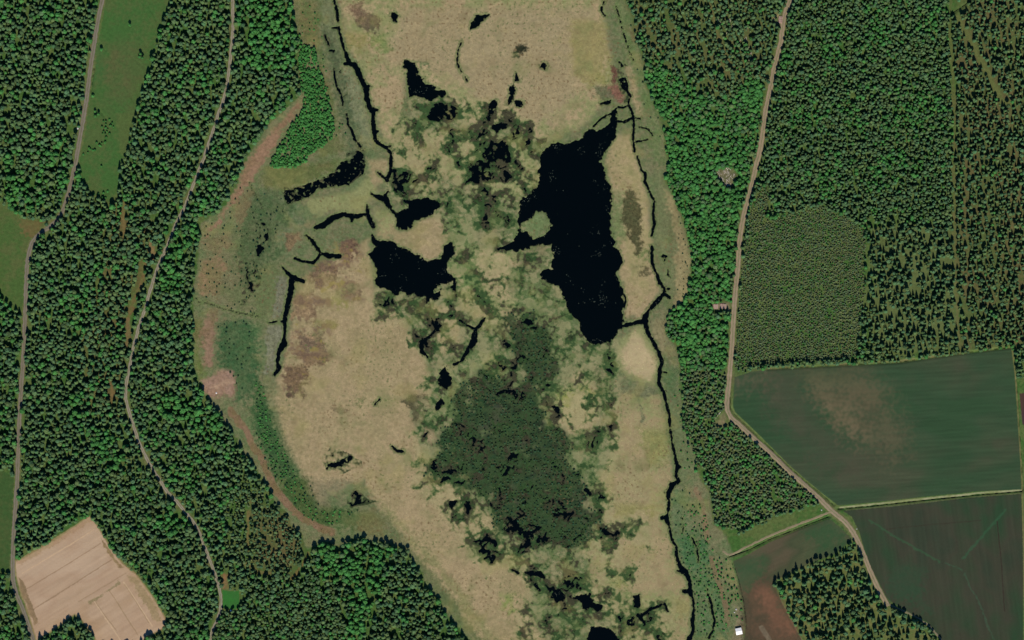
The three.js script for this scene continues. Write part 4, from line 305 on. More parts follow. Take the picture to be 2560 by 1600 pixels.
{ // sown rows, wheel lines and thin patches follow the way each field was worked
  function field(poly, tones, dir, rowW, rowS, bands = []) {
    const cs = tones.map(t => C(...t)), ux = Math.cos(dir), uz = Math.sin(dir);
    eachTexel(bbox(poly), 1, (k, x, z) => {
      const sd = sdPoly(x, z, poly) + 0.35 * n1[k]; if (sd > 0) return;
      const across = -x * uz + z * ux, along = x * ux + z * uz;
      const t = clamp(0.5 + 0.9 * nz(along, across, 70, 71) + 0.55 * nz(along / 3, across, 14, 72) + 0.25 * n3[k], 0, 0.999) * (cs.length - 1), q = Math.floor(t), f = t - q;
      const row = 1 + rowS * nz(along / 14, across, rowW, 73) + 0.06 * n1[k];
      mixTo(k, [0, 1, 2].map(c => lerp(cs[q][c], cs[q + 1][c], f) * row), sstep(0, -0.6, sd));
    });
    for (const [p, w, c, al] of bands) patch(p, c, c, { rag: w > 1.2 ? 1.5 : 0.35, spk: 0.15, alpha: al, line: true, w });
  }
  field(STUBBLE, [[164, 138, 108], [176, 151, 122], [170, 144, 116], [178, 154, 126]], -0.54, 2.6, 0.1, [
    [T(0, 3, [215, 880, 550, 680, 890, 470]), 1.0, [192, 164, 130], 0.9], [T(0, 3, [250, 1030, 600, 820, 950, 600]), 1.0, [146, 120, 92], 0.75], [T(0, 3, [320, 1220, 700, 980, 1060, 750]), 1.1, [142, 118, 90], 0.8], [T(0, 3, [740, 1150, 960, 1020, 1190, 880]), 0.9, [150, 126, 96], 0.7], [T(0, 3, [890, 1145, 1000, 1310, 1140, 1512]), 0.9, [192, 166, 132], 0.9], [T(0, 3, [905, 1155, 1015, 1310, 1100, 1420]), 0.7, [140, 118, 86], 0.7], [T(0, 3, [1035, 1045, 1180, 1270, 1300, 1460]), 0.9, [146, 124, 92], 0.8], [T(0, 3, [1170, 965, 1300, 1160, 1440, 1380]), 1.0, [194, 168, 134], 0.9], [T(0, 3, [1180, 985, 1300, 1175, 1410, 1350]), 0.7, [138, 118, 84], 0.7]]);
  patch(T(0, 3, [950, 540, 1010, 620, 1100, 760, 1170, 830, 1120, 820, 1020, 690]), [122, 102, 70], [136, 116, 80], { rag: 1.2, alpha: 0.9 }); patch(T(0, 3, [180, 920, 220, 960, 300, 1180, 360, 1340, 330, 1380, 250, 1180, 190, 1040]), [122, 104, 74], [138, 116, 84], { rag: 1.2, alpha: 0.9 }); patch(T(0, 3, [820, 1150, 1000, 1060, 1130, 940, 1130, 980, 1020, 1050, 850, 1170]), [126, 116, 80], [144, 128, 94], { rag: 2.2, alpha: 0.8 }); patch(T(0, 3, [1200, 900, 1300, 920, 1540, 1320, 1480, 1350, 1330, 1120]), [140, 124, 86], [152, 134, 98], { rag: 2.5, alpha: 0.75 }); patch(T(0, 3, [150, 770, 840, 350, 880, 390, 200, 800]), [160, 128, 98], [152, 130, 92], { rag: 1.5, alpha: 0.6 });
  patch(STUBBLE, [150, 136, 96], [134, 122, 84], { rag: 0.8, alpha: 0.0 });
  patch([...STUBBLE, STUBBLE[0], STUBBLE[1]], [146, 134, 92], [140, 122, 84], { line: true, w: 1.6, rag: 0.8, alpha: 0.75 });
  field(FIELD_E, [[48, 74, 47], [52, 74, 49], [57, 74, 50], [66, 74, 53]], -0.06, 2.2, 0.2);
  for (const [p, a, b, al] of [[T(3, 2, [400, 520, 820, 440, 1100, 640, 1180, 820, 1280, 1000, 1320, 1220, 1130, 1330, 950, 1160, 760, 1130, 640, 960, 480, 800, 380, 660]), [106, 94, 70], [84, 80, 58], 0.8], [T(3, 2, [430, 600, 600, 680, 760, 860, 860, 1000, 780, 1090, 700, 1020, 560, 860, 450, 740]), [120, 104, 78], [110, 96, 70], 0.9], [T(3, 2, [720, 620, 900, 620, 1040, 780, 1000, 900, 860, 800, 760, 740]), [104, 88, 66], [92, 82, 60], 0.7], [T(3, 2, [-20, 500, 330, 520, 300, 640, 420, 900, 620, 1100, 900, 1350, 860, 1512, 500, 1400, 300, 1130, 0, 900]), [74, 72, 56], [84, 74, 60], 0.75], [T(2, 2, [2110, 550, 2419, 490, 2419, 640, 2200, 620]), [112, 96, 76], [90, 82, 62], 0.8], [T(3, 2, [300, 480, 740, 440, 720, 560, 340, 640]), [66, 84, 50], [84, 84, 58], 0.6]]) patch(p, a, b, { rag: 5, spk: 0.12, alpha: al * 0.55, soft: 14 });
  field(FIELD_SE, [[43, 67, 43], [53, 64, 45], [60, 62, 47], [52, 61, 45]], 1.44, 2.4, 0.14, [
    [T(3, 3, [960, 380, 1040, 430, 1230, 550, 1500, 700, 1620, 770]), 1.8, [52, 90, 58], 0.5], [T(3, 3, [1680, 790, 1830, 850]), 1.6, [56, 92, 66], 0.5], [T(3, 3, [2240, 280, 2150, 385, 1990, 570, 1840, 740]), 2.2, [50, 90, 60], 0.5], [T(3, 3, [1850, 880, 1900, 990, 1980, 1130, 2050, 1300, 2130, 1520]), 1.4, [60, 88, 64], 0.5], [T(3, 3, [2165, 390, 2200, 740, 2220, 1040, 2235, 1240]), 1.0, [50, 40, 32], 0.8], [T(3, 3, [1120, 465, 1500, 425, 2010, 380]), 1.0, [52, 48, 36], 0.6]]);
  patch(T(3, 3, [1250, 780, 1500, 850, 1450, 1100, 1560, 1240, 1200, 1160, 1080, 960]), [44, 72, 48], [50, 70, 48], { rag: 7, spk: 0.1, alpha: 0.7, soft: 5 });
  field(FIELD_S, [[58, 78, 50], [76, 82, 56], [66, 74, 50], [84, 78, 58]], -0.4, 2.4, 0.12);
  patch([...T(2, 3, [2150, 1000, 2419, 820]), ...T(3, 3, [40, 1000, 330, 1560]), ...T(2, 3, [2190, 1560])], [74, 64, 48], [92, 72, 54], { rag: 5, spk: 0.12, alpha: 0.85, soft: 5 }); patch([...T(2, 3, [2290, 1020, 2400, 1000]), ...T(3, 3, [60, 1080, 270, 1440, 120, 1440]), ...T(2, 3, [2380, 1250])], [122, 88, 66], [108, 80, 60], { rag: 4, spk: 0.12, alpha: 0.85, soft: 5 }); patch(T(2, 3, [2330, 1380, 2370, 1370, 2440, 1480, 2460, 1540, 2410, 1512]), [126, 112, 90], [108, 98, 78], { rag: 1, alpha: 0.8 });
  patch([...T(2, 3, [2120, 800, 2350, 700, 2400, 900, 2180, 1060])], [52, 82, 50], [60, 82, 52], { rag: 5, spk: 0.1, alpha: 0.7, soft: 5 }); patch(T(3, 3, [300, 480, 600, 380, 780, 560, 560, 640, 400, 600]), [48, 80, 48], [56, 80, 50], { rag: 5, spk: 0.1, alpha: 0.8, soft: 5 });
  field(FIELD_PURPLE, [[74, 56, 46], [66, 50, 52], [80, 54, 46]], 1.5, 2, 0.12);
}
const bytes = new Uint8Array(TX * TZ * 4), enc = v => { v = clamp(v, 0, 1); return 255 * (v <= 0.0031308 ? v * 12.92 : 1.055 * Math.pow(v, 1 / 2.4) - 0.055); };
for (let j = 0; j < TZ; j++) for (let i = 0; i < TX; i++) { const k = j * TX + i, o = ((TZ - 1 - j) * TX + i) * 4; bytes[o] = enc(cover[k * 3]); bytes[o + 1] = enc(cover[k * 3 + 1]); bytes[o + 2] = enc(cover[k * 3 + 2]); bytes[o + 3] = 255; }
const coverTex = new THREE.DataTexture(bytes, TX, TZ); coverTex.colorSpace = THREE.SRGBColorSpace; coverTex.magFilter = THREE.LinearFilter; coverTex.minFilter = THREE.LinearFilter; coverTex.needsUpdate = true;
const BN = 512, bb8 = new Uint8Array(BN * BN * 4); for (let j = 0; j < BN; j++) for (let i = 0; i < BN; i++) { const a = i / BN * 6.2832, b = j / BN * 6.2832, v = 0.5 + 0.35 * IN.noise(8 * Math.cos(a), 8 * Math.sin(a) + 20, 8 * Math.cos(b)) + 0.3 * (rnd() - 0.5), o = (j * BN + i) * 4; bb8[o] = bb8[o + 1] = bb8[o + 2] = clamp(v * 255, 0, 255); bb8[o + 3] = 255; }
const grain = new THREE.DataTexture(bb8, BN, BN); grain.wrapS = grain.wrapT = THREE.RepeatWrapping; grain.magFilter = THREE.LinearFilter; grain.repeat.set(1040 / 128, 656 / 128); grain.needsUpdate = true;
const groundMat = new THREE.MeshPhysicalMaterial({ map: coverTex, roughness: 0.95, specularIntensity: 0.3, bumpMap: grain, bumpScale: 0.18 });
console.log('cover done');
// ---------------------------------------------------------------- ground, marsh and fields: the height field cut along the land-use borders
const LAND = [
  ['ground', null, 'forest floor of moss and grass under the trees', 'ground'], ['marsh', MARSH, 'overgrown lake of yellowed floating mats and green sedge between the forests', 'marsh'],
  ['meadow', MEADOW_NW, 'long green meadow between the grey brown road and the spruce forest', 'meadow'], ['meadow', MEADOW_W, 'olive green meadow in the bend of the western road', 'meadow'], ['meadow', MEADOW_SW, 'dark green grass strip west of the road by the stubble field', 'meadow'],
  ['stubble_field', STUBBLE, 'pale pinkish beige stubble field with diagonal wheel lines', 'field'], ['crop_field', FIELD_E, 'large dark green crop field with a tan bare patch', 'field'], ['crop_field', FIELD_SE, 'dark brownish field with green diagonal drain lines', 'field'], ['crop_field', FIELD_S, 'small green and brown field between the marsh and the copse', 'field'], ['ploughed_field', FIELD_PURPLE, 'purplish brown ploughed strip beyond the big crop field', 'field'],
  ['lawn', YARD, 'small bright green lawn beside the pale forest road', 'lawn'], ['clearing', BARE, 'pinkish bare soil clearing at the western marsh edge', 'clearing'],
];
{ const land = new Uint8Array((NX - 1) * (NZ - 1));
  LAND.forEach(([, poly], q) => { if (poly) eachCell(bbox(poly), 1, (k, x, z) => { const i = x - X0, j = z - Z0; if (i < NX - 1 && j < NZ - 1 && sdPoly(x + 0.5, z + 0.5, poly) < 0) land[j * (NX - 1) + i] = q; }); });
  const nrm = new Float32Array(NX * NZ * 3);
  for (let j = 0; j < NZ; j++) for (let i = 0; i < NX; i++) { const l = height[j * NX + Math.max(0, i - 1)], r = height[j * NX + Math.min(NX - 1, i + 1)], u = height[Math.max(0, j - 1) * NX + i], d = height[Math.min(NZ - 1, j + 1) * NX + i], L = Math.hypot((l - r) / 2, 1, (u - d) / 2), o = (j * NX + i) * 3; nrm[o] = (l - r) / 2 / L; nrm[o + 1] = 1 / L; nrm[o + 2] = (u - d) / 2 / L; }
  LAND.forEach(([name, , label, cat], q) => {
    const map = new Map(), pos = [], nor = [], uv = [], idx = [], V = (i, j) => { const k = j * NX + i; let v = map.get(k); if (v === undefined) { v = pos.length / 3; map.set(k, v); pos.push(X0 + i, height[k], Z0 + j); nor.push(nrm[k * 3], nrm[k * 3 + 1], nrm[k * 3 + 2]); uv.push(i / (NX - 1), 1 - j / (NZ - 1)); } return v; };
    for (let j = 0; j < NZ - 1; j++) for (let i = 0; i < NX - 1; i++) if (land[j * (NX - 1) + i] === q) { const a = V(i, j), b = V(i + 1, j), c = V(i, j + 1), d = V(i + 1, j + 1); idx.push(a, c, b, b, c, d); }
    const g = new THREE.BufferGeometry(); g.setAttribute('position', new THREE.Float32BufferAttribute(pos, 3)); g.setAttribute('normal', new THREE.Float32BufferAttribute(nor, 3)); g.setAttribute('uv', new THREE.Float32BufferAttribute(uv, 2)); g.setIndex(idx);
    tag(put(name, new THREE.Mesh(g, groundMat)), label, cat, null, 'structure');
  }); }
{ const s = new THREE.Shape(); s.moveTo(-3000, -3000); s.lineTo(3000, -3000); s.lineTo(3000, 3000); s.lineTo(-3000, 3000); const hole = new THREE.Path(); hole.moveTo(-519, -327); hole.lineTo(-519, 327); hole.lineTo(519, 327); hole.lineTo(519, -327); s.holes.push(hole);
  const g = new THREE.ShapeGeometry(s); g.rotateX(-Math.PI / 2); g.translate(0, -0.3, 0);
  tag(put('surrounding_ground', new THREE.Mesh(g, matte(C(66, 86, 44)))), 'forest land stretching away round the surveyed marsh', 'ground', null, 'structure'); }
// ---------------------------------------------------------------- water: every connected body its own sheet
{ const waterMat = new THREE.MeshPhysicalMaterial({ color: new THREE.Color().setRGB(0.0004, 0.0014, 0.0012), roughness: 0.12, ior: 1.33, bumpMap: grain, bumpScale: 0.01, specularIntensity: 0.65 });
  const wet = new Uint8Array(NX * NZ), comp = new Int32Array(NX * NZ).fill(-1), bodies = [];
  for (let k = 0; k < wet.length; k++) wet[k] = waterSd[k] < 0.05 ? 1 : 0;
  for (let k = 0; k < wet.length; k++) if (wet[k] && comp[k] < 0) { const id = bodies.length, list = [k]; comp[k] = id; for (let q = 0; q < list.length; q++) { const c = list[q], i = c % NX, j = Math.floor(c / NX); for (const [a, b] of [[1, 0], [-1, 0], [0, 1], [0, -1], [1, 1], [-1, -1], [1, -1], [-1, 1]]) { const x = i + a, y = j + b; if (x < 0 || y < 0 || x >= NX || y >= NZ) continue; const n = y * NX + x; if (wet[n] && comp[n] < 0) { comp[n] = id; list.push(n); } } } bodies.push(list); }
  bodies.sort((a, b) => b.length - a.length);
  const small = []; const taken = new Uint8Array(NX * NZ);
  const sheet = list => { const cells = new Set(); for (const c of list) { const i = c % NX, j = Math.floor(c / NX); for (let b = -2; b <= 1; b++) for (let a = -2; a <= 1; a++) { const x = i + a, y = j + b; if (x >= 0 && y >= 0 && x < NX - 1 && y < NZ - 1 && !taken[y * NX + x]) { taken[y * NX + x] = 1; cells.add(y * NX + x); } } }
    const map = new Map(), pos = [], uv = [], idx = [], V = (i, j) => { const k = j * NX + i; let v = map.get(k); if (v === undefined) { v = pos.length / 3; map.set(k, v); pos.push(X0 + i, 0, Z0 + j); uv.push(i / NX, j / NZ); } return v; };
    for (const c of cells) { const i = c % NX, j = Math.floor(c / NX), a = V(i, j), b = V(i + 1, j), d = V(i, j + 1), e = V(i + 1, j + 1); idx.push(a, d, b, b, d, e); }
    const g = new THREE.BufferGeometry(); g.setAttribute('position', new THREE.Float32BufferAttribute(pos, 3)); g.setAttribute('uv', new THREE.Float32BufferAttribute(uv, 2)); g.setIndex(idx); g.computeVertexNormals(); return new THREE.Mesh(g, waterMat); };
  const count = {};
  bodies.forEach((list, q) => {
    if (list.length < 24) { small.push(...list); return; }
    const cx = list.reduce((s, k) => s + k % NX, 0) / list.length + X0, cz = list.reduce((s, k) => s + Math.floor(k / NX), 0) / list.length + Z0; let w = 0, x0 = 1e9, x1 = -1e9, y0 = 1e9, y1 = -1e9; for (const k of list) { w = Math.max(w, -waterSd[k]); x0 = Math.min(x0, k % NX); x1 = Math.max(x1, k % NX); y0 = Math.min(y0, Math.floor(k / NX)); y1 = Math.max(y1, Math.floor(k / NX)); }
    const long = Math.hypot(x1 - x0, y1 - y0), thin = list.length / long < 6 && long > 25;
    if (q === 0) { tag(put('lake', sheet(list)), 'long black lake with the winding eastern channel flowing out of it', 'lake', null, 'structure'); return; }
    const big = list.length > 700;
    if (at(marshSd, cx, cz) > -3 && long > 12 && list.length / long < 5) { tag(put('ditch', sheet(list)), 'narrow straight ditch holding dark water at the edge of open land', 'ditch', 'water filled ditches', 'structure'); return; }
    if (thin) tag(put('channel', sheet(list)), 'narrow black water channel winding through the sedge mats', 'channel', 'winding channels in the marsh', 'structure');
    else if (big) tag(put('pond', sheet(list)), 'large black pond with a ragged shore in the yellowed mats', 'pond', 'large ponds in the marsh', 'structure');
    else tag(put('pool', sheet(list)), 'small black pool in a gap of the floating mats', 'pool', 'small pools in the marsh', 'structure');
  });
  if (small.length) tag(put('puddle_water', sheet(small)), 'scattered tiny black puddles between the sedge tussocks', 'water', null, 'stuff');
}
console.log('water done');
// ---------------------------------------------------------------- roads
ROADS.forEach(r => {
  const pts = []; for (let i = 0; i < r.p.length; i += 2) pts.push(new THREE.Vector3(r.p[i], 0, r.p[i + 1]));
  const c = new THREE.CatmullRomCurve3(pts, false, 'centripetal'), L = c.getLength(), n = Math.ceil(L / 1.5), W = 6, pos = [], uv = [], idx = [];
  for (let s = 0; s <= n; s++) { const p = c.getPointAt(s / n), t = c.getTangentAt(s / n), nx = -t.z, nzz = t.x; for (let q = 0; q <= W; q++) { const f = q / W - 0.5, wig = (q === 0 || q === W) ? 0.9 * nz(s * 1.5, q * 31, 4, 81) + 0.25 * nz(s * 1.5, q * 31, 1.7, 82) : 0, d = f * r.w + (q === 0 ? -wig : wig), x = p.x + nx * d, z = p.z + nzz * d; pos.push(x, hAt(x, z) + 0.07 + 0.1 * (1 - 4 * f * f) - (q === 0 || q === W ? 0.1 : 0), z); uv.push(f * r.w, s / n * L); } }
  for (let s = 0; s < n; s++) for (let q = 0; q < W; q++) { const a = s * (W + 1) + q, b = a + 1, d = a + W + 1, e = d + 1; idx.push(a, b, d, b, e, d); }
  const g = new THREE.BufferGeometry(); g.setAttribute('position', new THREE.Float32BufferAttribute(pos, 3)); g.setAttribute('uv', new THREE.Float32BufferAttribute(uv, 2)); g.setIndex(idx); g.computeVertexNormals();
  const tw = 64, tl = 512, d = new Uint8Array(tw * tl * 4), ct = C(...r.tone), cm = C(...r.mid);
  for (let j = 0; j < tl; j++) for (let i = 0; i < tw; i++) { const f = (i + 0.5) / tw - 0.5, x = f * r.w, mid = Math.exp(-((x / 0.5) ** 2)) * 1.0 + sstep(r.w * 0.4, r.w * 0.5, Math.abs(x)) * 0.9, a = j / tl * 6.2832, e = clamp(mid + 0.7 * IN.noise(x * 1.2, 9 * Math.cos(a), 9 * Math.sin(a)) - 0.05, 0, 1), s = 1 + 0.14 * IN.noise(x * 0.6 + 40, 4 * Math.cos(a), 4 * Math.sin(a)) + 0.16 * (rnd() - 0.5), o = (j * tw + i) * 4; for (let q = 0; q < 3; q++) d[o + q] = enc(lerp(ct[q], cm[q], e) * s); d[o + 3] = 255; }
  const t = new THREE.DataTexture(d, tw, tl); t.colorSpace = THREE.SRGBColorSpace; t.wrapS = t.wrapT = THREE.RepeatWrapping; t.magFilter = THREE.LinearFilter; t.repeat.set(1 / r.w, 1 / 160); t.offset.set(0.5, 0); t.needsUpdate = true;
  tag(put(r.name, new THREE.Mesh(g, new THREE.MeshStandardMaterial({ map: t, roughness: 0.95, side: THREE.DoubleSide }))), r.label, r.name === 'gravel_road' ? 'road' : 'track', null, 'structure');
});
// ---------------------------------------------------------------- trees: prototypes 12 m high and 2.5 m in crown radius
function geoFrom(tris, cols) { const g = new THREE.BufferGeometry(); g.setAttribute('position', new THREE.Float32BufferAttribute(tris, 3)); g.setAttribute('color', new THREE.Float32BufferAttribute(cols, 3)); g.computeVertexNormals(); return g; }
function trunkGeo(h, r, c) { const g = new THREE.CylinderGeometry(r * 0.25, r, h, 6, 3).toNonIndexed(); g.translate(0, h / 2 - 0.3, 0); g.deleteAttribute('uv'); const n = g.attributes.position.count, col = []; for (let i = 0; i < n; i++) col.push(...c); g.setAttribute('color', new THREE.Float32BufferAttribute(col, 3)); return g; }
function spruceCrown(H, Rr, droop, thick) {
  const T3 = [], CO = [], push = (a, b, c, s) => { T3.push(...a, ...b, ...c); for (let i = 0; i < 3; i++) CO.push(s, s, s * 0.97); };
  const n = 12;
  for (let w = 0; w < n; w++) { const f = w / (n - 1), y = lerp(H * 0.14, H * 0.95, f), r = Rr * Math.pow(1 - f, 0.6) * 1.02 + 0.14, nb = Math.round(lerp(12, 6, f)), a0 = R(0, 6.28);
    for (let b = 0; b < nb; b++) { const a = a0 + b / nb * 6.2832 + R(-0.2, 0.2), rr = r * R(0.78, 1.14), ca = Math.cos(a), sa = Math.sin(a), dy = -rr * droop * R(0.7, 1.3), wd = rr * thick * R(0.8, 1.25), yy = y + R(-0.2, 0.2), m = 0.62, s = R(0.78, 1.18);
      const base = [0, yy + 0.2, 0], tip = [ca * rr, yy + dy, sa * rr], mid = [ca * rr * m, yy + dy * m * 0.8 + 0.12, sa * rr * m], l = [ca * rr * m - sa * wd, yy + dy * m - 0.12 * rr, sa * rr * m + ca * wd], q = [ca * rr * m + sa * wd, yy + dy * m - 0.12 * rr, sa * rr * m - ca * wd];
      push(base, mid, l, s); push(base, q, mid, s); push(mid, tip, l, s); push(mid, q, tip, s); } }
  for (let b = 0; b < 6; b++) { const a = b / 6 * 6.2832, c = (b + 1) / 6 * 6.2832; push([0, H, 0], [Math.cos(c) * Rr * 0.4, H * 0.16, Math.sin(c) * Rr * 0.4], [Math.cos(a) * Rr * 0.4, H * 0.16, Math.sin(a) * Rr * 0.4], 0.8); }
  return geoFrom(T3, CO);
}
function leafyCrown(H, Rr, { low, lobes, leaf, n, top }) {          // one uneven dome of foliage, smaller clumps breaking its outline, loose leaf sprays over both
  const T3 = [], CO = [], push = (a, b, c, s) => { T3.push(...a, ...b, ...c); for (let i = 0; i < 3; i++) CO.push(s, s, s * R(0.92, 1.02)); };
  const y0 = H * low, hy = H - y0, L = [[0, y0 + hy * 0.42, 0, Rr * 0.84, hy * 0.55, 2]];
  for (let q = 0; q < lobes; q++) { const a = q * 2.4 + R(-0.5, 0.5), f = R(0.12, 0.72), rad = Rr * (0.8 - 0.4 * f) * R(0.8, 1.15), r = Rr * R(0.28, 0.44); L.push([Math.cos(a) * rad, y0 + hy * f, Math.sin(a) * rad, r, r * R(0.8, 1.3), 1]); }
  const o1 = R(0, 50);
  for (const [cx, cy, cz, r, ry, det] of L) {
    const p = new THREE.IcosahedronGeometry(1, det).attributes.position, V = {};
    for (let i = 0; i < p.count; i += 3) { const tri = []; for (let q = 0; q < 3; q++) { const x = p.getX(i + q), y = p.getY(i + q), z = p.getZ(i + q), key = [x, y, z].map(v => v.toFixed(3)).join(); const s = V[key] ??= (1 + 0.38 * IN.noise(x * 1.9 + o1 + cx * 3, y * 1.9, z * 1.9 + cz * 3)) * R(0.93, 1.07); tri.push([cx + x * s * r, cy + y * s * ry * (y > 0 ? top : 1), cz + z * s * r]); } push(...tri, R(0.84, 1.08)); }
    for (let q = 0; q < n * (det === 2 ? 3 : 1); q++) { const u = R(-0.2, 1), a = R(0, 6.28), k = Math.sqrt(1 - u * u), d = R(0.9, 1.14), o = [cx + Math.cos(a) * k * d * r, cy + u * d * ry, cz + Math.sin(a) * k * d * r], v = () => R(-1, 1) * leaf; push([o[0] + v(), o[1] + v() * 0.4, o[2] + v()], [o[0] + v(), o[1] + v() * 0.4, o[2] + v()], [o[0] + v(), o[1] + v() * 0.4, o[2] + v()], R(0.85, 1.25)); }
  }
  return geoFrom(T3, CO);
}
const bark = { spruce: [0.09, 0.07, 0.055], pine: [0.16, 0.085, 0.05], birch: [0.45, 0.43, 0.4] };
const KINDS = {
  spruce: { tint: [0.058, 0.116, 0.044], make: () => [trunkGeo(11.4, 0.17, bark.spruce), spruceCrown(12, 2.5, 0.36, 0.42)], cat: 'tree', name: 'spruce_tree', vars: 4 },
  pine: { tint: [0.066, 0.118, 0.046], make: () => [trunkGeo(10.8, 0.16, bark.pine), leafyCrown(12, 2.5, { low: 0.5, lobes: 7, leaf: 0.4, n: 8, top: 0.95 })], cat: 'tree', name: 'pine_tree', vars: 4 },
  birch: { tint: [0.044, 0.146, 0.034], make: () => [trunkGeo(10.6, 0.14, bark.birch), leafyCrown(12, 2.5, { low: 0.4, lobes: 7, leaf: 0.4, n: 8, top: 1.05 })], cat: 'tree', name: 'birch_tree', vars: 4 },
  sapling: { tint: [0.076, 0.104, 0.047], make: () => [trunkGeo(11.4, 0.3, bark.pine), spruceCrown(12, 2.5, 0.1, 0.5)], cat: 'tree', name: 'young_pine', vars: 3 },
  heath: { tint: [0.026, 0.058, 0.024], make: () => [trunkGeo(7, 0.3, bark.spruce), leafyCrown(12, 2.5, { low: 0.1, lobes: 5, leaf: 0.5, n: 8, top: 1 })], cat: 'bush', name: 'bog_shrub', vars: 3 },
  bush: { tint: [0.038, 0.138, 0.03], make: () => [trunkGeo(7, 0.3, bark.spruce), leafyCrown(12, 2.5, { low: 0.1, lobes: 5, leaf: 0.5, n: 8, top: 1 })], cat: 'bush', name: 'willow_bush', vars: 3 },
};
for (const k in KINDS) { const K2 = KINDS[k]; K2.geo = []; for (let v = 0; v < K2.vars; v++) { const [t, c] = K2.make(), col = c.attributes.color; for (let i = 0; i < col.count; i++) col.setXYZ(i, col.getX(i) * K2.tint[0], col.getY(i) * K2.tint[1], col.getZ(i) * K2.tint[2]); K2.geo.push({ trunk: t, crown: c, all: mergeGeometries([t, c]) }); } }
// ---------------------------------------------------------------- where they stand
const trees = [];
const VERGES = [T(3, 3, [600, 230, 800, 270, 890, 470, 830, 490, 700, 390]), T(3, 3, [560, 200, 2560, 60, 2560, 150, 690, 320]), [...T(2, 2, [2055, 480, 2110, 470, 2110, 860, 2419, 1180]), ...T(3, 2, [200, 1370]), ...T(3, 3, [640, 250, 600, 300, 330, 20]), ...T(2, 2, [2300, 1110, 2040, 900])], T(3, 2, [2330, 560, 2600, 560, 2600, 1560, 2380, 1560]), T(3, 3, [2390, -20, 2600, -20, 2600, 1600, 2400, 1600]), [...T(2, 3, [1900, 440, 2150, 520, 2419, 405]), ...T(3, 3, [0, 385, 200, 325, 430, 245, 560, 250, 720, 400, 860, 520, 640, 560, 300, 470, 0, 600]), ...T(2, 3, [2085, 770])], T(3, 3, [840, 470, 920, 640, 1000, 900, 1150, 1160, 1120, 1170, 960, 960, 860, 640])];
const CLOSED = [MEADOW_NW, MEADOW_W, MEADOW_SW, STUBBLE, FIELD_E, FIELD_SE, FIELD_S, FIELD_PURPLE, YARD, BARE, ...OPENINGS, ...VERGES];
CLOSED.forEach(p => { p.bb = bbox(p); }); OPENINGS.forEach((p, i) => { p.loose = i === 12 ? 0 : i === 14 ? 1.8 : 1.6; });
ROADS.forEach(r => { r.bb = bbox(r.p); }); RIDES.forEach(r => { r.bb = bbox(r[0]); });
const inBB = (x, z, b, pad) => x > b[0] - pad && x < b[2] + pad && z > b[1] - pad && z < b[3] + pad;
function free(x, z, keep, road = 1) {
  for (const p of CLOSED) if (inBB(x, z, p.bb, keep + 3) && sdPoly(x, z, p) + (p.loose ? p.loose * (0.6 + 1.6 * nz(x, z, 5, 97)) : 0) < keep) return false;
  for (const r of ROADS) if (inBB(x, z, r.bb, 8) && sdLine(x, z, r.p, r.w) < road) return false;
  for (const [p, w] of RIDES) if (inBB(x, z, bbox(p), 6) && sdLine(x, z, p, w * 0.72) + 0.9 * nz(x, z, 5, 161) < 0.1) return false;
  return true;
}
const WILLOW = [...T(1, 0, [400, 290, 440, 425, 555, 450, 585, 620, 670, 850, 705, 1000, 745, 1150, 745, 1250, 690, 1350, 550, 1430, 480, 1500]), ...T(1, 1, [480, 10, 380, 70, 180, 85, 110, 40]), ...T(1, 0, [150, 1500, 250, 1330, 330, 1190, 440, 1030, 460, 900, 430, 840, 400, 600])];
const BIRCH_W = [T(0, 1, [1690, 620, 1870, 620, 1860, 760, 1780, 830, 1720, 960, 1730, 1100, 1700, 1290, 1560, 1240, 1480, 1180, 1520, 1060, 1600, 850]), T(1, 0, [-60, -60, 360, -60, 395, 350, 385, 600, 250, 650, 0, 640, -60, 620]), T(0, 0, [2230, -60, 2450, -60, 2450, 240, 2240, 230]), T(0, 1, [0, 0, 130, 0, 270, 250, 340, 500, 190, 540, 60, 430, 60, 200]), T(0, 2, [1500, 700, 1850, 700, 2000, 860, 2100, 1000, 2050, 1100, 1900, 1000, 1500, 900]), T(1, 3, [560, 620, 1350, 640, 1200, 820, 1200, 1000, 1000, 1512, 860, 1512, 900, 1000, 640, 900]), T(0, 3, [1500, 260, 1700, 280, 1720, 520, 1560, 520]), T(0, 2, [870, 1000, 1000, 980, 1240, 1200, 1180, 1400, 980, 1400, 880, 1200])];
const GREEN_E = [...T(2, 0, [1250, 640, 1380, 575, 1480, 640, 1600, 765, 1700, 880, 1900, 945, 2080, 885, 2230, 740, 2330, 740, 2390, 860, 2330, 1200]), ...T(2, 1, [2230, 150, 2120, 600, 2090, 1000, 2060, 1340, 1880, 1350, 1880, 1430, 2060, 1450]), ...T(2, 2, [2020, 460, 1700, 470, 1600, 500, 1590, 420, 1550, 260, 1450, 130]), ...rev(T(2, 1, [1470, 60, 1440, 180, 1510, 320, 1580, 480, 1640, 650, 1690, 870, 1690, 1050, 1650, 1200, 1620, 1350, 1500, 1420, 1460, 1490])), ...rev(T(2, 0, [1250, 760, 1300, 880, 1380, 1080, 1450, 1300, 1450, 1480]))];
const PLANT = [...T(2, 1, [2330, 240, 2419, 250]), ...T(3, 1, [0, 560, 220, 500, 500, 440, 700, 530, 900, 640, 925, 740, 920, 1300]), ...T(3, 2, [870, 30, 850, 350, 400, 385, 0, 410]), ...T(2, 2, [2110, 470, 2110, 60]), ...T(2, 1, [2180, 1000, 2230, 560])];
const STRIP_N = T(2, 0, [1060, -60, 2240, -60, 2300, 300, 2260, 720, 2080, 880, 1900, 945, 1600, 765, 1480, 640, 1380, 575, 1250, 640, 1100, 100]);
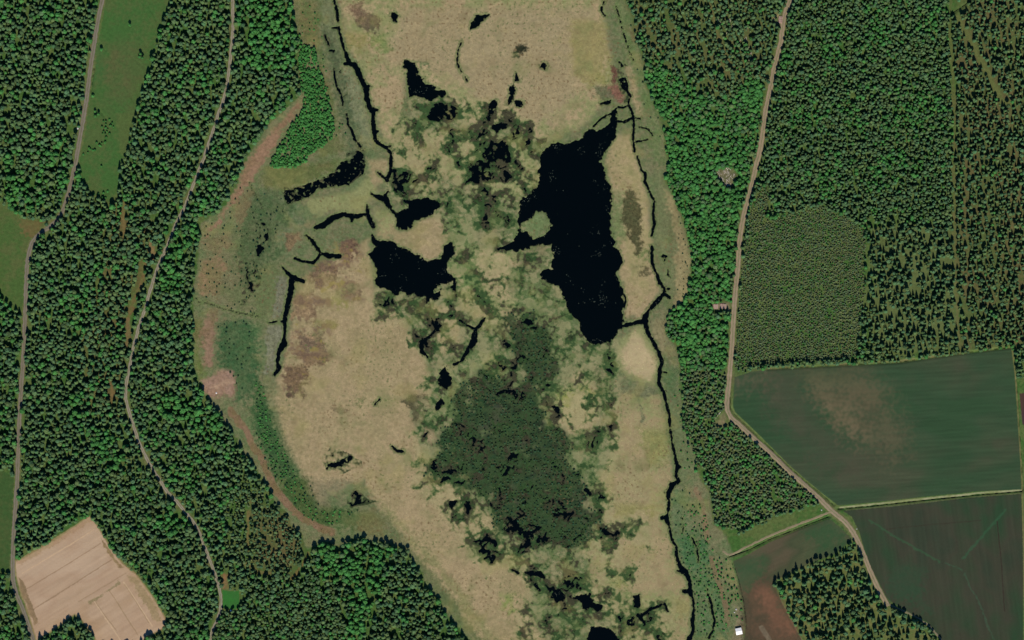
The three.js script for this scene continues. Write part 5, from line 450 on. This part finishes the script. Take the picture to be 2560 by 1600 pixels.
const NE_R = [...T(3, 0, [1740, -60, 2560, -60]), ...T(3, 2, [2560, 720, 2330, 560, 2310, 250, 1810, 300]), ...T(3, 0, [1760, 1200])];
const THIN = [...T(3, 1, [960, 660, 1100, 560, 1740, 640]), ...T(3, 2, [1800, 290, 1250, 380, 900, 380]), ...T(3, 1, [940, 900])];
const COPSE = T(3, 3, [50, 965, 140, 880, 230, 870, 340, 840, 450, 770, 560, 730, 700, 710, 850, 665, 900, 740, 925, 860, 965, 950, 995, 1050, 1065, 1165, 1150, 1240, 1250, 1250, 1420, 1340, 1500, 1430, 1640, 1580, 380, 1580, 230, 1300, 120, 1100]);
const BROWN_SW = T(1, 3, [-260, 100, 40, 60, 300, 330, 460, 620, 430, 700, 340, 880, -60, 850, -300, 600]);
const FINE_S = T(1, 3, [-400, 1000, 0, 930, 330, 960, 560, 900, 800, 1100, 850, 1512, 860, 1580, -420, 1580]);
const PINE_E = [...T(2, 2, [1600, 500, 1700, 470, 2020, 460, 2000, 840, 2100, 930, 2419, 1250]), ...T(3, 3, [330, 60, 490, 200, 200, 300, 0, 370]), ...T(2, 3, [2280, 400, 2150, 500, 2000, 480, 1900, 420, 1880, 250, 1860, 100]), ...T(2, 2, [1750, 1420, 1720, 1250, 1650, 1080, 1600, 950])];
const STRIP_NE = [...T(2, 0, [2240, -60, 2419, -60]), ...T(3, 0, [210, -60, 120, 300, 20, 800]), ...T(2, 0, [2400, 860, 2330, 740, 2260, 720, 2300, 300])];
[WILLOW, ...BIRCH_W, GREEN_E, PLANT, STRIP_N, NE_R, THIN, COPSE, BROWN_SW, FINE_S, PINE_E, STRIP_NE, MARSH].forEach(p => { p.bb = bbox(p); });
const WESTSIDE = x => x < 0;
// each stand: how far apart, which kinds, how tall, how wide, and how one would name the place
const stands = [
  { poly: WILLOW, s: 2.05, mix: { bush: 0.86, birch: 0.14 }, h: [1.6, 4.4], r: [0.85, 1.8], keep: 0.2, marsh: true, where: 'in the bright thicket beside the reed bay' },
  { poly: PLANT, s: 1.65, thin: 0.06, mix: { sapling: 0.82, pine: 0.08, bush: 0.1 }, h: [1.8, 3.2], r: [0.65, 1.1], rows: true, where: 'in the dense young plantation east of the tan road' },
  { poly: COPSE, s: 4.9, mix: { pine: 0.42, spruce: 0.52, birch: 0.06 }, h: [9, 13], r: [1.7, 2.3], thin: 0.1, keep: 0.1, where: 'in the pine copse between the two southern fields' },
  { poly: GREEN_E, s: 2.75, mix: { birch: 0.6, bush: 0.3, pine: 0.1 }, h: [4.5, 7.5], r: [1.3, 2.1], where: 'in the bright young wood east of the lake' },
  { poly: PINE_E, s: 2.6, mix: { sapling: 0.62, pine: 0.2, birch: 0.18 }, h: [4, 6.5], r: [1.1, 1.6], where: 'in the brownish young stand below the road junction' },
  { poly: STRIP_N, s: 3.5, mix: { pine: 0.7, spruce: 0.15, birch: 0.15 }, h: [6, 9.5], r: [1.3, 1.9], thin: 0.1, where: 'in the thinned pine stand north of the birch wood' },
  { poly: STRIP_NE, s: 3.8, mix: { pine: 0.6, spruce: 0.3, birch: 0.1 }, h: [7, 10.5], r: [1.4, 2.0], where: 'in the forest strip just west of the tan road' },
  { poly: THIN, s: 4.3, mix: { pine: 0.4, spruce: 0.6 }, h: [9, 12], r: [1.4, 2.0], thin: 0.16, where: 'in the thinned stand north of the crop field' },
  { poly: NE_R, s: 3.9, mix: { pine: 0.45, spruce: 0.5, birch: 0.05 }, h: [8, 11], r: [1.25, 1.85], thin: 0.12, where: 'in the sparse forest beyond the cleared ride' },
  { poly: BROWN_SW, s: 3.3, mix: { pine: 0.75, sapling: 0.25 }, h: [6.5, 9], r: [1.1, 1.6], thin: 0.1, where: 'in the brownish block by the reddish soil strip' },
  { poly: FINE_S, s: 3.1, mix: { pine: 0.66, spruce: 0.2, birch: 0.14 }, h: [7.5, 10], r: [1.4, 1.9], where: 'in the fine textured forest south of the reddish strip' },
  ...BIRCH_W.map(p => ({ poly: p, s: 3.9, mix: { birch: 0.8, spruce: 0.12, pine: 0.08 }, h: [8, 12], r: [1.6, 2.5], where: 'in a bright green birch patch of the western forest' })),
  { poly: null, side: 1, s: 2.95, mix: { pine: 0.4, spruce: 0.4, birch: 0.2 }, h: [6.5, 9.2], r: [1.25, 1.8], clump: true, where: 'in the dense forest east of the tan road' },
  { poly: null, side: -1, s: 3.8, mix: { spruce: 0.5, pine: 0.32, birch: 0.18 }, h: [7.6, 11.2], r: [1.62, 2.35], clump: true, where: 'west' },
];
const standAt = (x, z) => { for (let i = 0; i < stands.length; i++) { const S = stands[i]; if (S.poly ? inBB(x, z, S.poly.bb, 4) && sdPoly(x, z, S.poly) + (S.marsh || S.poly === COPSE ? 0 : 3.2 * nz(x, z, 11, 98) + 1.6 * nz(x, z, 4, 99)) < 0 : (S.side > 0 ? x > 0 : x <= 0)) return i; } return -1; };
const westPhrase = (x, z) => { const px = x / M + 1280, py = z / M + 800; const rx = (R0, y) => { let b = 0, best = 1e9; for (let i = 0; i < R0.length; i += 2) if (Math.abs(R0[i + 1] - z) < best) { best = Math.abs(R0[i + 1] - z); b = R0[i]; } return b; }; if (x < rx(ROADS[0].p)) return 'in the forest west of the grey brown road'; if (x < rx(ROADS[1].p)) return py < 620 ? 'between the long meadow and the pale road' : py > 1270 ? 'between the stubble field and the pale road' : 'in the wide forest between the two western roads'; return py > 1300 ? 'in the dark forest on the southern marsh shore' : 'between the pale road and the marsh'; };
stands.forEach((S, si) => {
  const b = S.poly ? S.poly.bb : S.side > 0 ? [0, -350, 548, 350] : [-548, -350, 0, 350], d = S.s;
  for (let row = 0, z = b[1]; z < b[3]; z += S.rows ? d * 0.8 : d * 0.9, row++) for (let x = b[0] + (row & 1 && !S.rows ? d / 2 : 0); x < b[2]; x += S.rows ? d * 1.25 : d) {
    const jit = S.rows ? 0.42 : 0.42, tx = x + R(-jit, jit) * d, tz = z + R(-jit, jit) * d, pick = rnd(), hr = rnd(), rr = rnd(), drop = rnd();
    if (Math.abs(tx) > 545 || Math.abs(tz) > 350 || standAt(tx, tz) !== si) continue;
    if (!S.marsh && inBB(tx, tz, MARSH.bb, 0) && sdPoly(tx, tz, MARSH) < 0.6) continue;
    if (!free(tx, tz, S.keep ?? 0.9, 0.9)) continue;
    if (S.thin && drop < S.thin + 0.35 * sstep(0.1, 0.4, nz(tx, tz, 13, 91))) continue;
    if (!S.thin && !S.rows && drop < 0.07 + 0.5 * sstep(0.15, 0.45, nz(tx, tz, 9, 92))) continue;
    let kind, m = { ...S.mix }; if (S.clump) { const q = nz(tx, tz, 24, 93) + 0.5 * nz(tx, tz, 9, 94); m.birch *= q > 0.28 ? 4.5 : 0.35; const p = nz(tx, tz, 55, 95); m.spruce *= 1 + p; }
    if (si === 3) { const q = nz(tx, tz, 30, 96); m.birch *= 1 + q; m.pine *= q < -0.1 ? 2.2 : 0.6; }
    let sum = 0; for (const k in m) sum += m[k]; let acc = pick * sum; for (const k in m) { acc -= m[k]; kind = k; if (acc <= 0) break; }
    let h = lerp(S.h[0], S.h[1], hr), r = lerp(S.r[0], S.r[1], rr * 0.6 + hr * 0.4); if (kind === 'bush' && si !== 0) { h = Math.min(h, R(2.5, 4.5)); r *= 0.85; } if (kind === 'sapling') h = Math.min(h, R(3, 6)); if (kind === 'birch') r *= 1.08; if (kind === 'spruce') { h *= 1.06; }
    if (kind !== 'bush') { h *= kind === 'spruce' ? 1.0 : 0.9; r *= S.rows ? 1 : kind === 'spruce' ? 1.12 : 1.04; const big = R(0.66, 1.3); r *= big; h *= lerp(1, big, 0.5) * R(0.9, 1.08); }
    trees.push({ x: tx, z: tz, kind, h, r, where: S.where === 'west' ? westPhrase(tx, tz) : S.where });
  }
});
function strew(poly, s, p, kind, h, r, where) { const b = bbox(poly); for (let z = b[1]; z < b[3]; z += s) for (let x = b[0]; x < b[2]; x += s) { const tx = x + R(-0.45, 0.45) * s, tz = z + R(-0.45, 0.45) * s; if (rnd() < p && sdPoly(tx, tz, poly) < 0 && at(waterSd, tx, tz) > 0.7 && (!/mossy middle/.test(where) || at(darkF, tx, tz) > 0.45) && free(tx, tz, -50, 1)) trees.push({ x: tx, z: tz, kind, h: R(...h), r: R(...r), where }); } }
strew(F([1150, 650, 1320, 700, 1360, 880, 1340, 1000, 1450, 1180, 1420, 1330, 1150, 1290, 1000, 1170, 990, 1000, 1080, 880, 1170, 820]).map(v => v), 2.6, 0.4, 'heath', [0.9, 1.8], [0.6, 1.2], 'on the dark mossy middle of the marsh');
strew(T(0, 1, [1900, 620, 2419, 120, 2440, 900, 2419, 1460, 2200, 1420, 1850, 1290, 1880, 900]), 5, 0.3, 'heath', [1, 2], [0.5, 0.95], 'on the wet meadow west of the reed bay');
strew([...T(1, 1, [-20, 280, 240, 270, 300, 420, 120, 900, 0, 1400]), ...T(0, 2, [2300, 700, 2100, 420, 2060, 60, 2330, -40])], 4, 0.3, 'heath', [1, 2.2], [0.6, 1.1], 'on the wet meadow north of the bare clearing');
strew([...T(1, 2, [0, 600, 120, 980, 400, 1512, 160, 1512, 0, 1150])], 3.4, 0.4, 'heath', [1, 2.4], [0.7, 1.2], 'on the green shore strip beside the pinkish track');
strew(T(1, 3, [220, 0, 520, 20, 620, 270, 1000, 290, 700, 440, 440, 350]), 4, 0.35, 'heath', [1, 2.2], [0.6, 1.2], 'in the green bay at the southern bog shore');
strew(T(2, 3, [1500, 100, 1760, 60, 1880, 420, 1900, 700, 1980, 1100, 2010, 1512, 1740, 1512, 1700, 1100, 1560, 600]), 5, 0.35, 'heath', [0.9, 2], [0.5, 1.0], 'on the green bank along the eastern channel');
strew(T(2, 3, [1900, 700, 2060, 760, 2180, 1150, 2190, 1340, 2050, 1300, 1980, 1000]), 3.6, 0.5, 'bush', [1.2, 3], [0.7, 1.3], 'on the bright verge beside the small southern field');
strew(T(2, 1, [1540, 380, 1690, 900, 1680, 1100, 1620, 1340, 1560, 1300, 1580, 800]), 3.2, 0.4, 'heath', [0.8, 1.6], [0.4, 0.75], 'on the tan bank below the birch wood');
strew([...T(1, 2, [-10, 560, 60, 640, 150, 980, 400, 1500, 190, 1500, 20, 1160])], 2.6, 0.42, 'bush', [0.8, 2], [0.6, 1.2], 'on the green shore strip beside the pinkish track');
strew(T(1, 3, [230, 0, 420, 20, 560, 270, 900, 300, 700, 430, 440, 340]), 2.8, 0.4, 'bush', [0.8, 2], [0.6, 1.2], 'in the green bay at the southern bog shore');
strew(T(2, 3, [1560, 300, 1760, 200, 1880, 500, 1960, 800, 2080, 1150, 2040, 1480, 1780, 1480, 1720, 1050, 1640, 760]), 3.4, 0.42, 'bush', [0.8, 2.2], [0.6, 1.3], 'on the green bank along the eastern channel');
strew(T(2, 2, [1480, 420, 1600, 440, 1620, 900, 1740, 1400, 1640, 1512, 1540, 900]), 4.5, 0.35, 'bush', [1, 2.2], [0.6, 1.1], 'on the grassy shore below the young pine stand');
strew(T(2, 0, [960, 0, 1060, 0, 1200, 460, 1440, 1300, 1340, 1400, 1200, 900]), 6, 0.3, 'heath', [1, 2.2], [0.6, 1.1], 'on the green shore below the thinned pine stand');
strew(T(1, 0, [400, 0, 600, 0, 700, 800, 860, 1300, 700, 1400, 560, 600, 420, 300]), 5, 0.4, 'bush', [1, 2.2], [0.6, 1.0], 'on the olive strip west of the channels');
strew(T(0, 0, [960, 1120, 1080, 1130, 1070, 1300, 960, 1400, 780, 1500, 760, 1470, 960, 1300]), 3.2, 0.7, 'bush', [1.5, 3], [0.8, 1.5], 'in the shrubby fold of the long meadow');
strew(T(0, 1, [950, 270, 1060, 270, 1060, 390, 860, 330]), 3.2, 0.5, 'bush', [1.5, 3], [0.8, 1.4], 'at the southern tip of the long meadow');
for (const a of [[880, 910], [905, 1100], [935, 1080], [900, 1055], [1320, 540], [1350, 550], [1230, 240], [960, 470], [1330, 510]]) { const p = T(0, 0, a); trees.push({ x: p[0], z: p[1], kind: 'birch', h: R(4, 7), r: R(1.2, 2), where: 'standing alone on the long green meadow' }); }
{ const p = T(0, 1, [960, 60]); trees.push({ x: p[0], z: p[1], kind: 'bush', h: 3, r: 1.1, where: 'standing alone on the long green meadow' }); }
for (const a of [[1610, 740], [1620, 860], [1600, 920], [1620, 960], [1645, 1000], [1660, 1110], [1665, 1190], [1720, 1250], [1620, 1040], [1735, 1425], [1735, 1370]]) { const p = T(2, 2, a); trees.push({ x: p[0], z: p[1], kind: 'birch', h: R(4, 7), r: R(1.3, 2), where: 'in the loose row along the shore of the young pine stand' }); }
console.log('trees', trees.length);
{ const treeMat = new THREE.MeshPhysicalMaterial({ vertexColors: true, roughness: 0.9, specularIntensity: 0.25 });
  const TONES = [0.74, 0.88, 1, 1.12, 1.26], tintOf = (t, c) => { const s = TONES[t.tone]; const w = t.warm * (t.kind === 'birch' || t.kind === 'bush' ? 0.5 : 1); return c.setRGB(s * (1 + 0.2 * w), s * (1 + 0.04 * w), s * (1 - 0.08 * w)); }, crownMats = {};
  const crownMat = t => { const k = t.tone + '_' + t.warm + (t.kind === 'birch' || t.kind === 'bush' ? 'b' : ''); return crownMats[k] ??= new THREE.MeshPhysicalMaterial({ vertexColors: true, roughness: 0.9, specularIntensity: 0.25, color: tintOf(t, new THREE.Color()) }); };
  const looks = { spruce: 'pointed spruce', pine: 'round crowned pine', birch: 'leafy birch', sapling: 'bushy young pine', bush: 'willow bush', heath: 'bog shrub' };
  const EDGES = [[MEADOW_NW, 'at the edge of the long green meadow'], [MEADOW_W, 'at the edge of the olive meadow'], [MEADOW_SW, 'at the edge of the dark grass strip'], [STUBBLE, 'at the edge of the stubble field'], [FIELD_E, 'at the edge of the large crop field'], [FIELD_SE, 'at the edge of the dark brownish field'], [FIELD_S, 'at the edge of the small southern field'], [YARD, 'at the edge of the bright lawn'], [BARE, 'at the edge of the pinkish clearing'], [MARSH, 'at the forest edge facing the marsh']];
  const place = t => { for (const [p, w] of EDGES) if (inBB(t.x, t.z, p.bb, 4) && Math.abs(sdPoly(t.x, t.z, p)) < 3.4 && !/marsh|bog|bank|shore|middle|meadow west|thicket|strip/.test(t.where)) return w; for (const [i, w] of [[0, 'beside the grey brown road'], [1, 'beside the pale forest road'], [2, 'beside the tan eastern road']]) if (inBB(t.x, t.z, ROADS[i].bb, 8) && sdLine(t.x, t.z, ROADS[i].p, ROADS[i].w) < 3.4) return w + ' ' + t.where; return t.where; };
  const lookOf = (kind, t, hs) => [t.h > hs[1] ? 'tall' : t.h < hs[0] ? 'short' : 'middling', kind === 'heath' ? 'dark' : t.tone < 2 ? 'dark green' : t.tone > 2 ? 'pale green' : 'green', looks[kind]].join(' ');
  const mtx = new THREE.Matrix4(), q = new THREE.Quaternion(), up = new THREE.Vector3(0, 1, 0), col = new THREE.Color();
  for (const kind in KINDS) {
    const K2 = KINDS[kind], all = trees.filter(t => t.kind === kind); const inView = t => Math.abs(t.x) < 505 && Math.abs(t.z) < 314;
    all.sort((a, b) => (inView(b) - inView(a)) || (b.r * b.r * (b.h + 2) - a.r * a.r * (a.h + 2)));
    all.forEach((t, i) => { t.v = Math.floor(rnd() * K2.vars); t.rot = R(0, 6.28); t.y = Math.abs(t.x) < 519 && Math.abs(t.z) < 327 ? hAt(t.x, t.z) : -0.3; t.tone = Math.floor(R(0, 4.999)); t.warm = [-1, -0.4, 0, 0.4, 1][Math.floor(R(0, 4.999))]; });
    const hh = all.slice(0, 300).map(t => t.h).sort((a, b) => a - b), hs = [hh[Math.floor(hh.length / 3)], hh[Math.floor(hh.length * 2 / 3)]];
    all.slice(0, 300).forEach(t => {
      const g = new THREE.Group(); put('trunk', new THREE.Mesh(K2.geo[t.v].trunk, treeMat), g); put('crown', new THREE.Mesh(K2.geo[t.v].crown, crownMat(t)), g);
      g.position.set(t.x, t.y, t.z); g.rotation.y = t.rot; g.scale.set(t.r / 2.5, t.h / 12, t.r / 2.5); put(K2.name, g);
      let label = lookOf(kind, t, hs) + ' ' + place(t); if (label.split(' ').length > 16) label = lookOf(kind, t, hs) + ' ' + t.where; tag(g, label, K2.cat, label.replace(looks[kind], looks[kind] + (kind === 'birch' || kind === 'bush' ? 'es' : 's')));
    });
    const rest = all.slice(300); if (!rest.length) continue;
    const mass = new THREE.Group(); put(K2.name === 'young_pine' ? 'young_pine_thicket' : kind === 'bush' ? 'willow_scrub' : kind === 'heath' ? 'bog_scrub' : kind + '_forest', mass); tag(mass, { spruce: 'mass of narrow spruces that fills the western forests', pine: 'mass of grey green pines that fills the forests', birch: 'mass of bright green birches filling the young woods', sapling: 'dense rows of small young pines east of the tan road', bush: 'scattered and thick willow scrub round the marsh', heath: 'low dark bog shrubs dotted over the wet marsh edges' }[kind], kind === 'bush' || kind === 'heath' ? 'scrub' : 'forest', null, 'stuff');
    for (let v = 0; v < K2.vars; v++) { const list = rest.filter(t => t.v === v); if (!list.length) continue; const im = new THREE.InstancedMesh(K2.geo[v].all, treeMat, list.length);
      list.forEach((t, i) => { q.setFromAxisAngle(up, t.rot); mtx.compose(new THREE.Vector3(t.x, t.y, t.z), q, new THREE.Vector3(t.r / 2.5, t.h / 12, t.r / 2.5)); im.setMatrixAt(i, mtx); tintOf(t, col); im.setColorAt(i, col); });
      im.userData.kind = 'stuff'; put(kind === 'bush' || kind === 'heath' ? 'bushes' : 'trees', im, mass); }
  }
}
// ---------------------------------------------------------------- uncounted marsh plants: sedge tussocks, reed fringe, floating leaves
{ function tuft(n, w, lean) { const T3 = [], CO = []; for (let q = 0; q < n; q++) { const a = q / n * 6.2832 + R(-0.3, 0.3), b = a + 6.2832 / n * R(0.9, 1.5), l = R(0.6, 1.1) * lean, s = R(0.8, 1.15); T3.push(Math.cos(a) * w, 0, Math.sin(a) * w, Math.cos(b) * w, 0, Math.sin(b) * w, Math.cos((a + b) / 2) * l, R(0.7, 1.05), Math.sin((a + b) / 2) * l); for (let i = 0; i < 3; i++) CO.push(s, s, s); T3.push(Math.cos(a) * w, 0.5, Math.sin(a) * w, Math.cos(b) * w, 0.5, Math.sin(b) * w, 0, R(0.8, 1), 0); for (let i = 0; i < 3; i++) CO.push(s, s, s); } return geoFrom(T3, CO); }
  const mat = new THREE.MeshPhysicalMaterial({ vertexColors: true, roughness: 0.95, specularIntensity: 0.2, side: THREE.DoubleSide }), spots = [], fringe = [], col = new THREE.Color(), m4 = new THREE.Matrix4(), q4 = new THREE.Quaternion(), up = new THREE.Vector3(0, 1, 0);
  const coverAt = (x, z) => { const i = clamp(Math.floor((x - X0) / PX), 0, TX - 1), j = clamp(Math.floor((z - Z0) / PZ), 0, TZ - 1), k = (j * TX + i) * 3; return [cover[k], cover[k + 1], cover[k + 2]]; };
  const bb = MARSH.bb; for (let z = Math.max(bb[1], -326); z < Math.min(bb[3], 326); z += 1.9) for (let x = bb[0]; x < bb[2]; x += 1.9) { const tx = x + R(-0.95, 0.95), tz = z + R(-0.95, 0.95), w = at(waterSd, tx, tz); if (Math.abs(tz) > 326 || at(marshSd, tx, tz) > -1) continue; if (w > 0.5 && rnd() < 0.75 + 0.25 * nz(tx, tz, 12, 141)) spots.push([tx, tz]); if (w > -0.4 && w < 1.4 && rnd() < 0.7) fringe.push([tx + R(-0.5, 0.5), tz + R(-0.5, 0.5)]); }
  const fill = (name, list, g, size, hgt, shade, label, cat) => { const im = new THREE.InstancedMesh(g, mat, list.length); list.forEach(([x, z], i) => { const c = coverAt(x, z), s = shade(), r = R(...size); q4.setFromAxisAngle(up, R(0, 6.28)); m4.compose(new THREE.Vector3(x, Math.max(hAt(x, z), -0.05) - 0.05, z), q4, new THREE.Vector3(r, R(...hgt), r)); im.setMatrixAt(i, m4); col.setRGB(c[0] * s, c[1] * s * R(0.97, 1.04), c[2] * s); im.setColorAt(i, col); }); tag(put(name, im), label, cat, null, 'stuff'); };
  fill('sedge_tussocks', spots, tuft(6, 0.5, 0.75), [0.4, 1.0], [0.14, 0.42], () => R(1.0, 1.42), 'low sedge tussocks covering the floating mats of the marsh', 'sedge');
  const reed = [0.105, 0.112, 0.06]; const im = new THREE.InstancedMesh(tuft(7, 0.4, 0.8), mat, fringe.length); fringe.forEach(([x, z], i) => { const s = R(0.55, 1.25), r = R(0.4, 0.95); q4.setFromAxisAngle(up, R(0, 6.28)); m4.compose(new THREE.Vector3(x, Math.max(hAt(x, z), -0.05) - 0.05, z), q4, new THREE.Vector3(r, R(0.5, 1.3), r)); im.setMatrixAt(i, m4); col.setRGB(reed[0] * s, reed[1] * s * R(0.95, 1.1), reed[2] * s); im.setColorAt(i, col); }); tag(put('reed_fringe', im), 'thin grey green reed fringe along the water edges', 'reeds', null, 'stuff');
  const pads = []; for (let z = -320; z < 320; z += 1.6) for (let x = bb[0]; x < bb[2]; x += 1.6) { const w = at(waterSd, x, z); if (w < -1.6 && w > -26 && nz(x, z, 15, 142) + 0.5 * nz(x, z, 4, 143) > 0.42 && rnd() < 0.4) pads.push([x + R(-0.8, 0.8), z + R(-0.8, 0.8)]); }
  const pg = new THREE.CylinderGeometry(1, 1, 0.03, 7), pim = new THREE.InstancedMesh(pg, matte([0.08, 0.1, 0.065], 0.7), Math.max(1, pads.length)); pads.forEach(([x, z], i) => { const r = R(0.1, 0.32); m4.compose(new THREE.Vector3(x, 0.02, z), q4, new THREE.Vector3(r, 1, r)); pim.setMatrixAt(i, m4); }); tag(put('lily_pads', pim), 'tiny floating leaves strewn over the black water', 'water plants', null, 'stuff');
  console.log('tussocks', spots.length, 'reeds', fringe.length, 'pads', pads.length); }
// ---------------------------------------------------------------- built things and timber
function box(w, h, d, x, y, z) { const g = new THREE.BoxGeometry(w, h, d); g.translate(x, y, z); return g; }
{ const p = T(2, 3, [2142, 1428]), g = new THREE.Group(), white = matte([0.78, 0.78, 0.74], 0.6), grey = matte([0.4, 0.37, 0.33]), wood = matte([0.2, 0.13, 0.09]);
  put('wall', new THREE.Mesh(box(5.4, 2.4, 6.0, 0, 1.2, 0), grey), g);
  const gable = new THREE.Shape(); gable.moveTo(-3, 0); gable.lineTo(3, 0); gable.lineTo(0, 1.3); const gg = new THREE.ExtrudeGeometry(gable, { depth: 5.3, bevelEnabled: false }); gg.translate(0, 2.4, -2.65); gg.rotateY(Math.PI / 2); put('gable', new THREE.Mesh(gg, grey), g);
  for (const s of [1, -1]) { const slope = new THREE.BoxGeometry(6.2, 0.06, 3.6, 1, 1, 1); slope.rotateX(s * 0.41); slope.translate(0, 3.12, s * 1.62); const m = put('roof', new THREE.Mesh(slope, white), g); for (let k = 0; k < 10; k++) { const r = new THREE.BoxGeometry(0.05, 0.05, 3.58); r.rotateX(s * 0.41); r.translate(-2.9 + k * 0.644, 3.17, s * 1.62); put('roof_seam', new THREE.Mesh(r, white), m); } }
  put('door', new THREE.Mesh(box(1.4, 1.9, 0.06, 0.8, 0.95, 3.03), wood), g); put('window', new THREE.Mesh(box(0.8, 0.7, 0.05, -1.3, 1.4, 3.03), matte([0.05, 0.06, 0.07], 0.2)), g);
  g.position.set(p[0], hAt(...p), p[1]); g.rotation.y = 0.2; put('barn', g); tag(g, 'small barn with a bright white metal roof by the southern field corner', 'barn'); }
{ const p = T(0, 3, [2183, 1233]), g = new THREE.Group(), white = matte([0.8, 0.8, 0.78], 0.5); put('body', new THREE.Mesh(box(1.3, 1.1, 1.5, 0, 0.55, 0), white), g); const lid = box(1.44, 0.1, 1.64, 0, 1.16, 0.02); put('lid', new THREE.Mesh(lid, white), g); for (const s of [-1, 1]) put('skid', new THREE.Mesh(box(0.12, 0.12, 1.6, s * 0.5, -0.02, 0), matte([0.2, 0.15, 0.1])), g); g.position.set(p[0], hAt(...p) + 0.06, p[1]); g.rotation.y = 0.3; put('storage_box', g); tag(g, 'white storage box on the forest edge of the bright green lawn', 'box'); }
function timber(px, pz, turn, n, len, label) { const g = new THREE.Group(), geos = [0, 1, 2].map(v => { const c = new THREE.CylinderGeometry(0.16 - 0.02 * v, 0.19 - 0.01 * v, len * (0.97 + 0.03 * v), 7); c.rotateX(Math.PI / 2); return c; }), mats = [[0.3, 0.2, 0.16], [0.36, 0.25, 0.2], [0.26, 0.17, 0.14], [0.33, 0.26, 0.2]].map(c => matte(c));
  const rows = 3; for (let r = 0; r < rows; r++) for (let k = 0; k < n - r; k++) { const m = new THREE.Mesh(geos[(k + r) % 3], mats[Math.floor(rnd() * 4)]); m.position.set((k - (n - r - 1) / 2) * 0.37, 0.17 + r * 0.31, R(-0.25, 0.25)); put('log', m, g); }
  g.position.set(px, hAt(px, pz) + 0.02, pz); g.rotation.y = turn; put('log_pile', g); tag(g, label, 'log pile'); }
{ let p = T(2, 1, [1925, 1385]); timber(p[0], p[1], 0.05, 13, 4.6, 'shorter pinkish log pile on the bare landing, farther from the tan road'); p = T(2, 1, [1995, 1382]); timber(p[0], p[1], -0.04, 17, 4.8, 'longer pinkish log pile on the bare landing right beside the tan road'); p = T(3, 0, [118, 186]); timber(p[0], p[1], 1.5, 20, 3.8, 'pale log pile at the roadside widening in the northern forest'); }
function boulder(c, r, a, size, label, tone = 0.5) { const p = T(c, r, a), g = new THREE.IcosahedronGeometry(size, 2), q = g.attributes.position; for (let i = 0; i < q.count; i++) { const x = q.getX(i), y = q.getY(i), z = q.getZ(i), s = 1 + 0.35 * IN.noise(x * 1.6 + c + a[0], y * 1.6, z * 1.6); q.setXYZ(i, x * s * 1.15, y * s * 0.7, z * s); } g.computeVertexNormals(); const m = new THREE.Mesh(g, matte([tone, tone * 0.96, tone * 0.9])); m.position.set(p[0], hAt(...p) + size * 0.35, p[1]); put('boulder', m); tag(m, label, 'boulder'); }
boulder(0, 2, [2045, 690], 0.75, 'pale boulder lying on the pinkish bare soil clearing', 0.62);
boulder(3, 3, [505, 283], 0.7, 'grey boulder by the field road junction', 0.32); boulder(3, 3, [838, 462], 0.5, 'small grey boulder on the verge of the dark brownish field', 0.32);
boulder(2, 3, [2118, 1222], 0.8, 'pale boulder on the rubbly verge north of the white roofed barn', 0.36); boulder(2, 3, [2102, 1250], 0.6, 'smaller pale boulder on the rubbly verge north of the white roofed barn', 0.34);
boulder(0, 2, [1252, 852], 0.8, 'pale boulder beside the bend of the pale forest road', 0.6); boulder(0, 0, [735, 1215], 0.9, 'pale boulder on the stony opening beside the grey brown road', 0.5);
// dead and fallen trunks
const deadMats = [[0.4, 0.36, 0.29], [0.34, 0.31, 0.25], [0.46, 0.42, 0.34]].map(c => matte(c));
function fallen(x, z, len, r, turn, label, group) { const g = new THREE.CylinderGeometry(r * 0.35, r, len, 7, 4); g.rotateX(Math.PI / 2); const q = g.attributes.position; for (let i = 0; i < q.count; i++) { const zz = q.getZ(i); q.setX(i, q.getX(i) + 0.12 * Math.sin(zz * 1.1)); } const o = new THREE.Group(), m = deadMats[Math.floor(rnd() * 3)]; put('trunk', new THREE.Mesh(g, m), o); for (let k = 0; k < 7; k++) { const bl = R(0.6, 1.8), b = new THREE.CylinderGeometry(0.02, 0.07, bl, 5); b.translate(0, bl / 2, 0); b.rotateZ(R(0.8, 1.5) * (k & 1 ? 1 : -1)); b.rotateX(R(-0.4, 0.4)); b.translate(0, 0.05, R(-0.45, 0.3) * len); put('branch', new THREE.Mesh(b, m), o); } o.position.set(x, hAt(x, z) + r * 0.85, z); o.rotation.y = turn; put('fallen_trunk', o); tag(o, label, 'fallen tree', group); }
for (let k = 0; k < 40; k++) { const a = R(0, 6.28), q = Math.sqrt(rnd()), p = T(2, 1, [2020 + Math.cos(a) * q * 88, 170 + Math.sin(a) * q * 98]); fallen(p[0], p[1], R(2, 5), R(0.14, 0.3), R(-0.9, 0.9), 'pale bleached trunk lying in the small clearing of the birch wood', 'bleached trunks in the birch wood clearing'); }
for (let k = 0; k < 26; k++) { const p = T(2, 0, [lerp(1990, 2290, k / 25) + R(-60, 60), lerp(120, 500, k / 25) + R(-90, 90)]); fallen(p[0], p[1], R(3, 7), R(0.16, 0.3), R(-0.7, 0.3), 'pale dead trunk lying among the thinned pines near the tan road', 'dead trunks among the thinned pines'); }
{ const p = T(2, 2, [1942, 905]); fallen(p[0], p[1], 9.5, 0.42, -0.62, 'long pale trunk lying beside the road junction clearing'); }
{ let n = 0; scene.traverse(o => { if (o.isMesh && !o.isInstancedMesh && o.geometry) n += (o.geometry.index ? o.geometry.index.count : o.geometry.attributes.position.count) / 3; }); console.log('triangles', Math.round(n)); }
renderer.render(scene, camera);
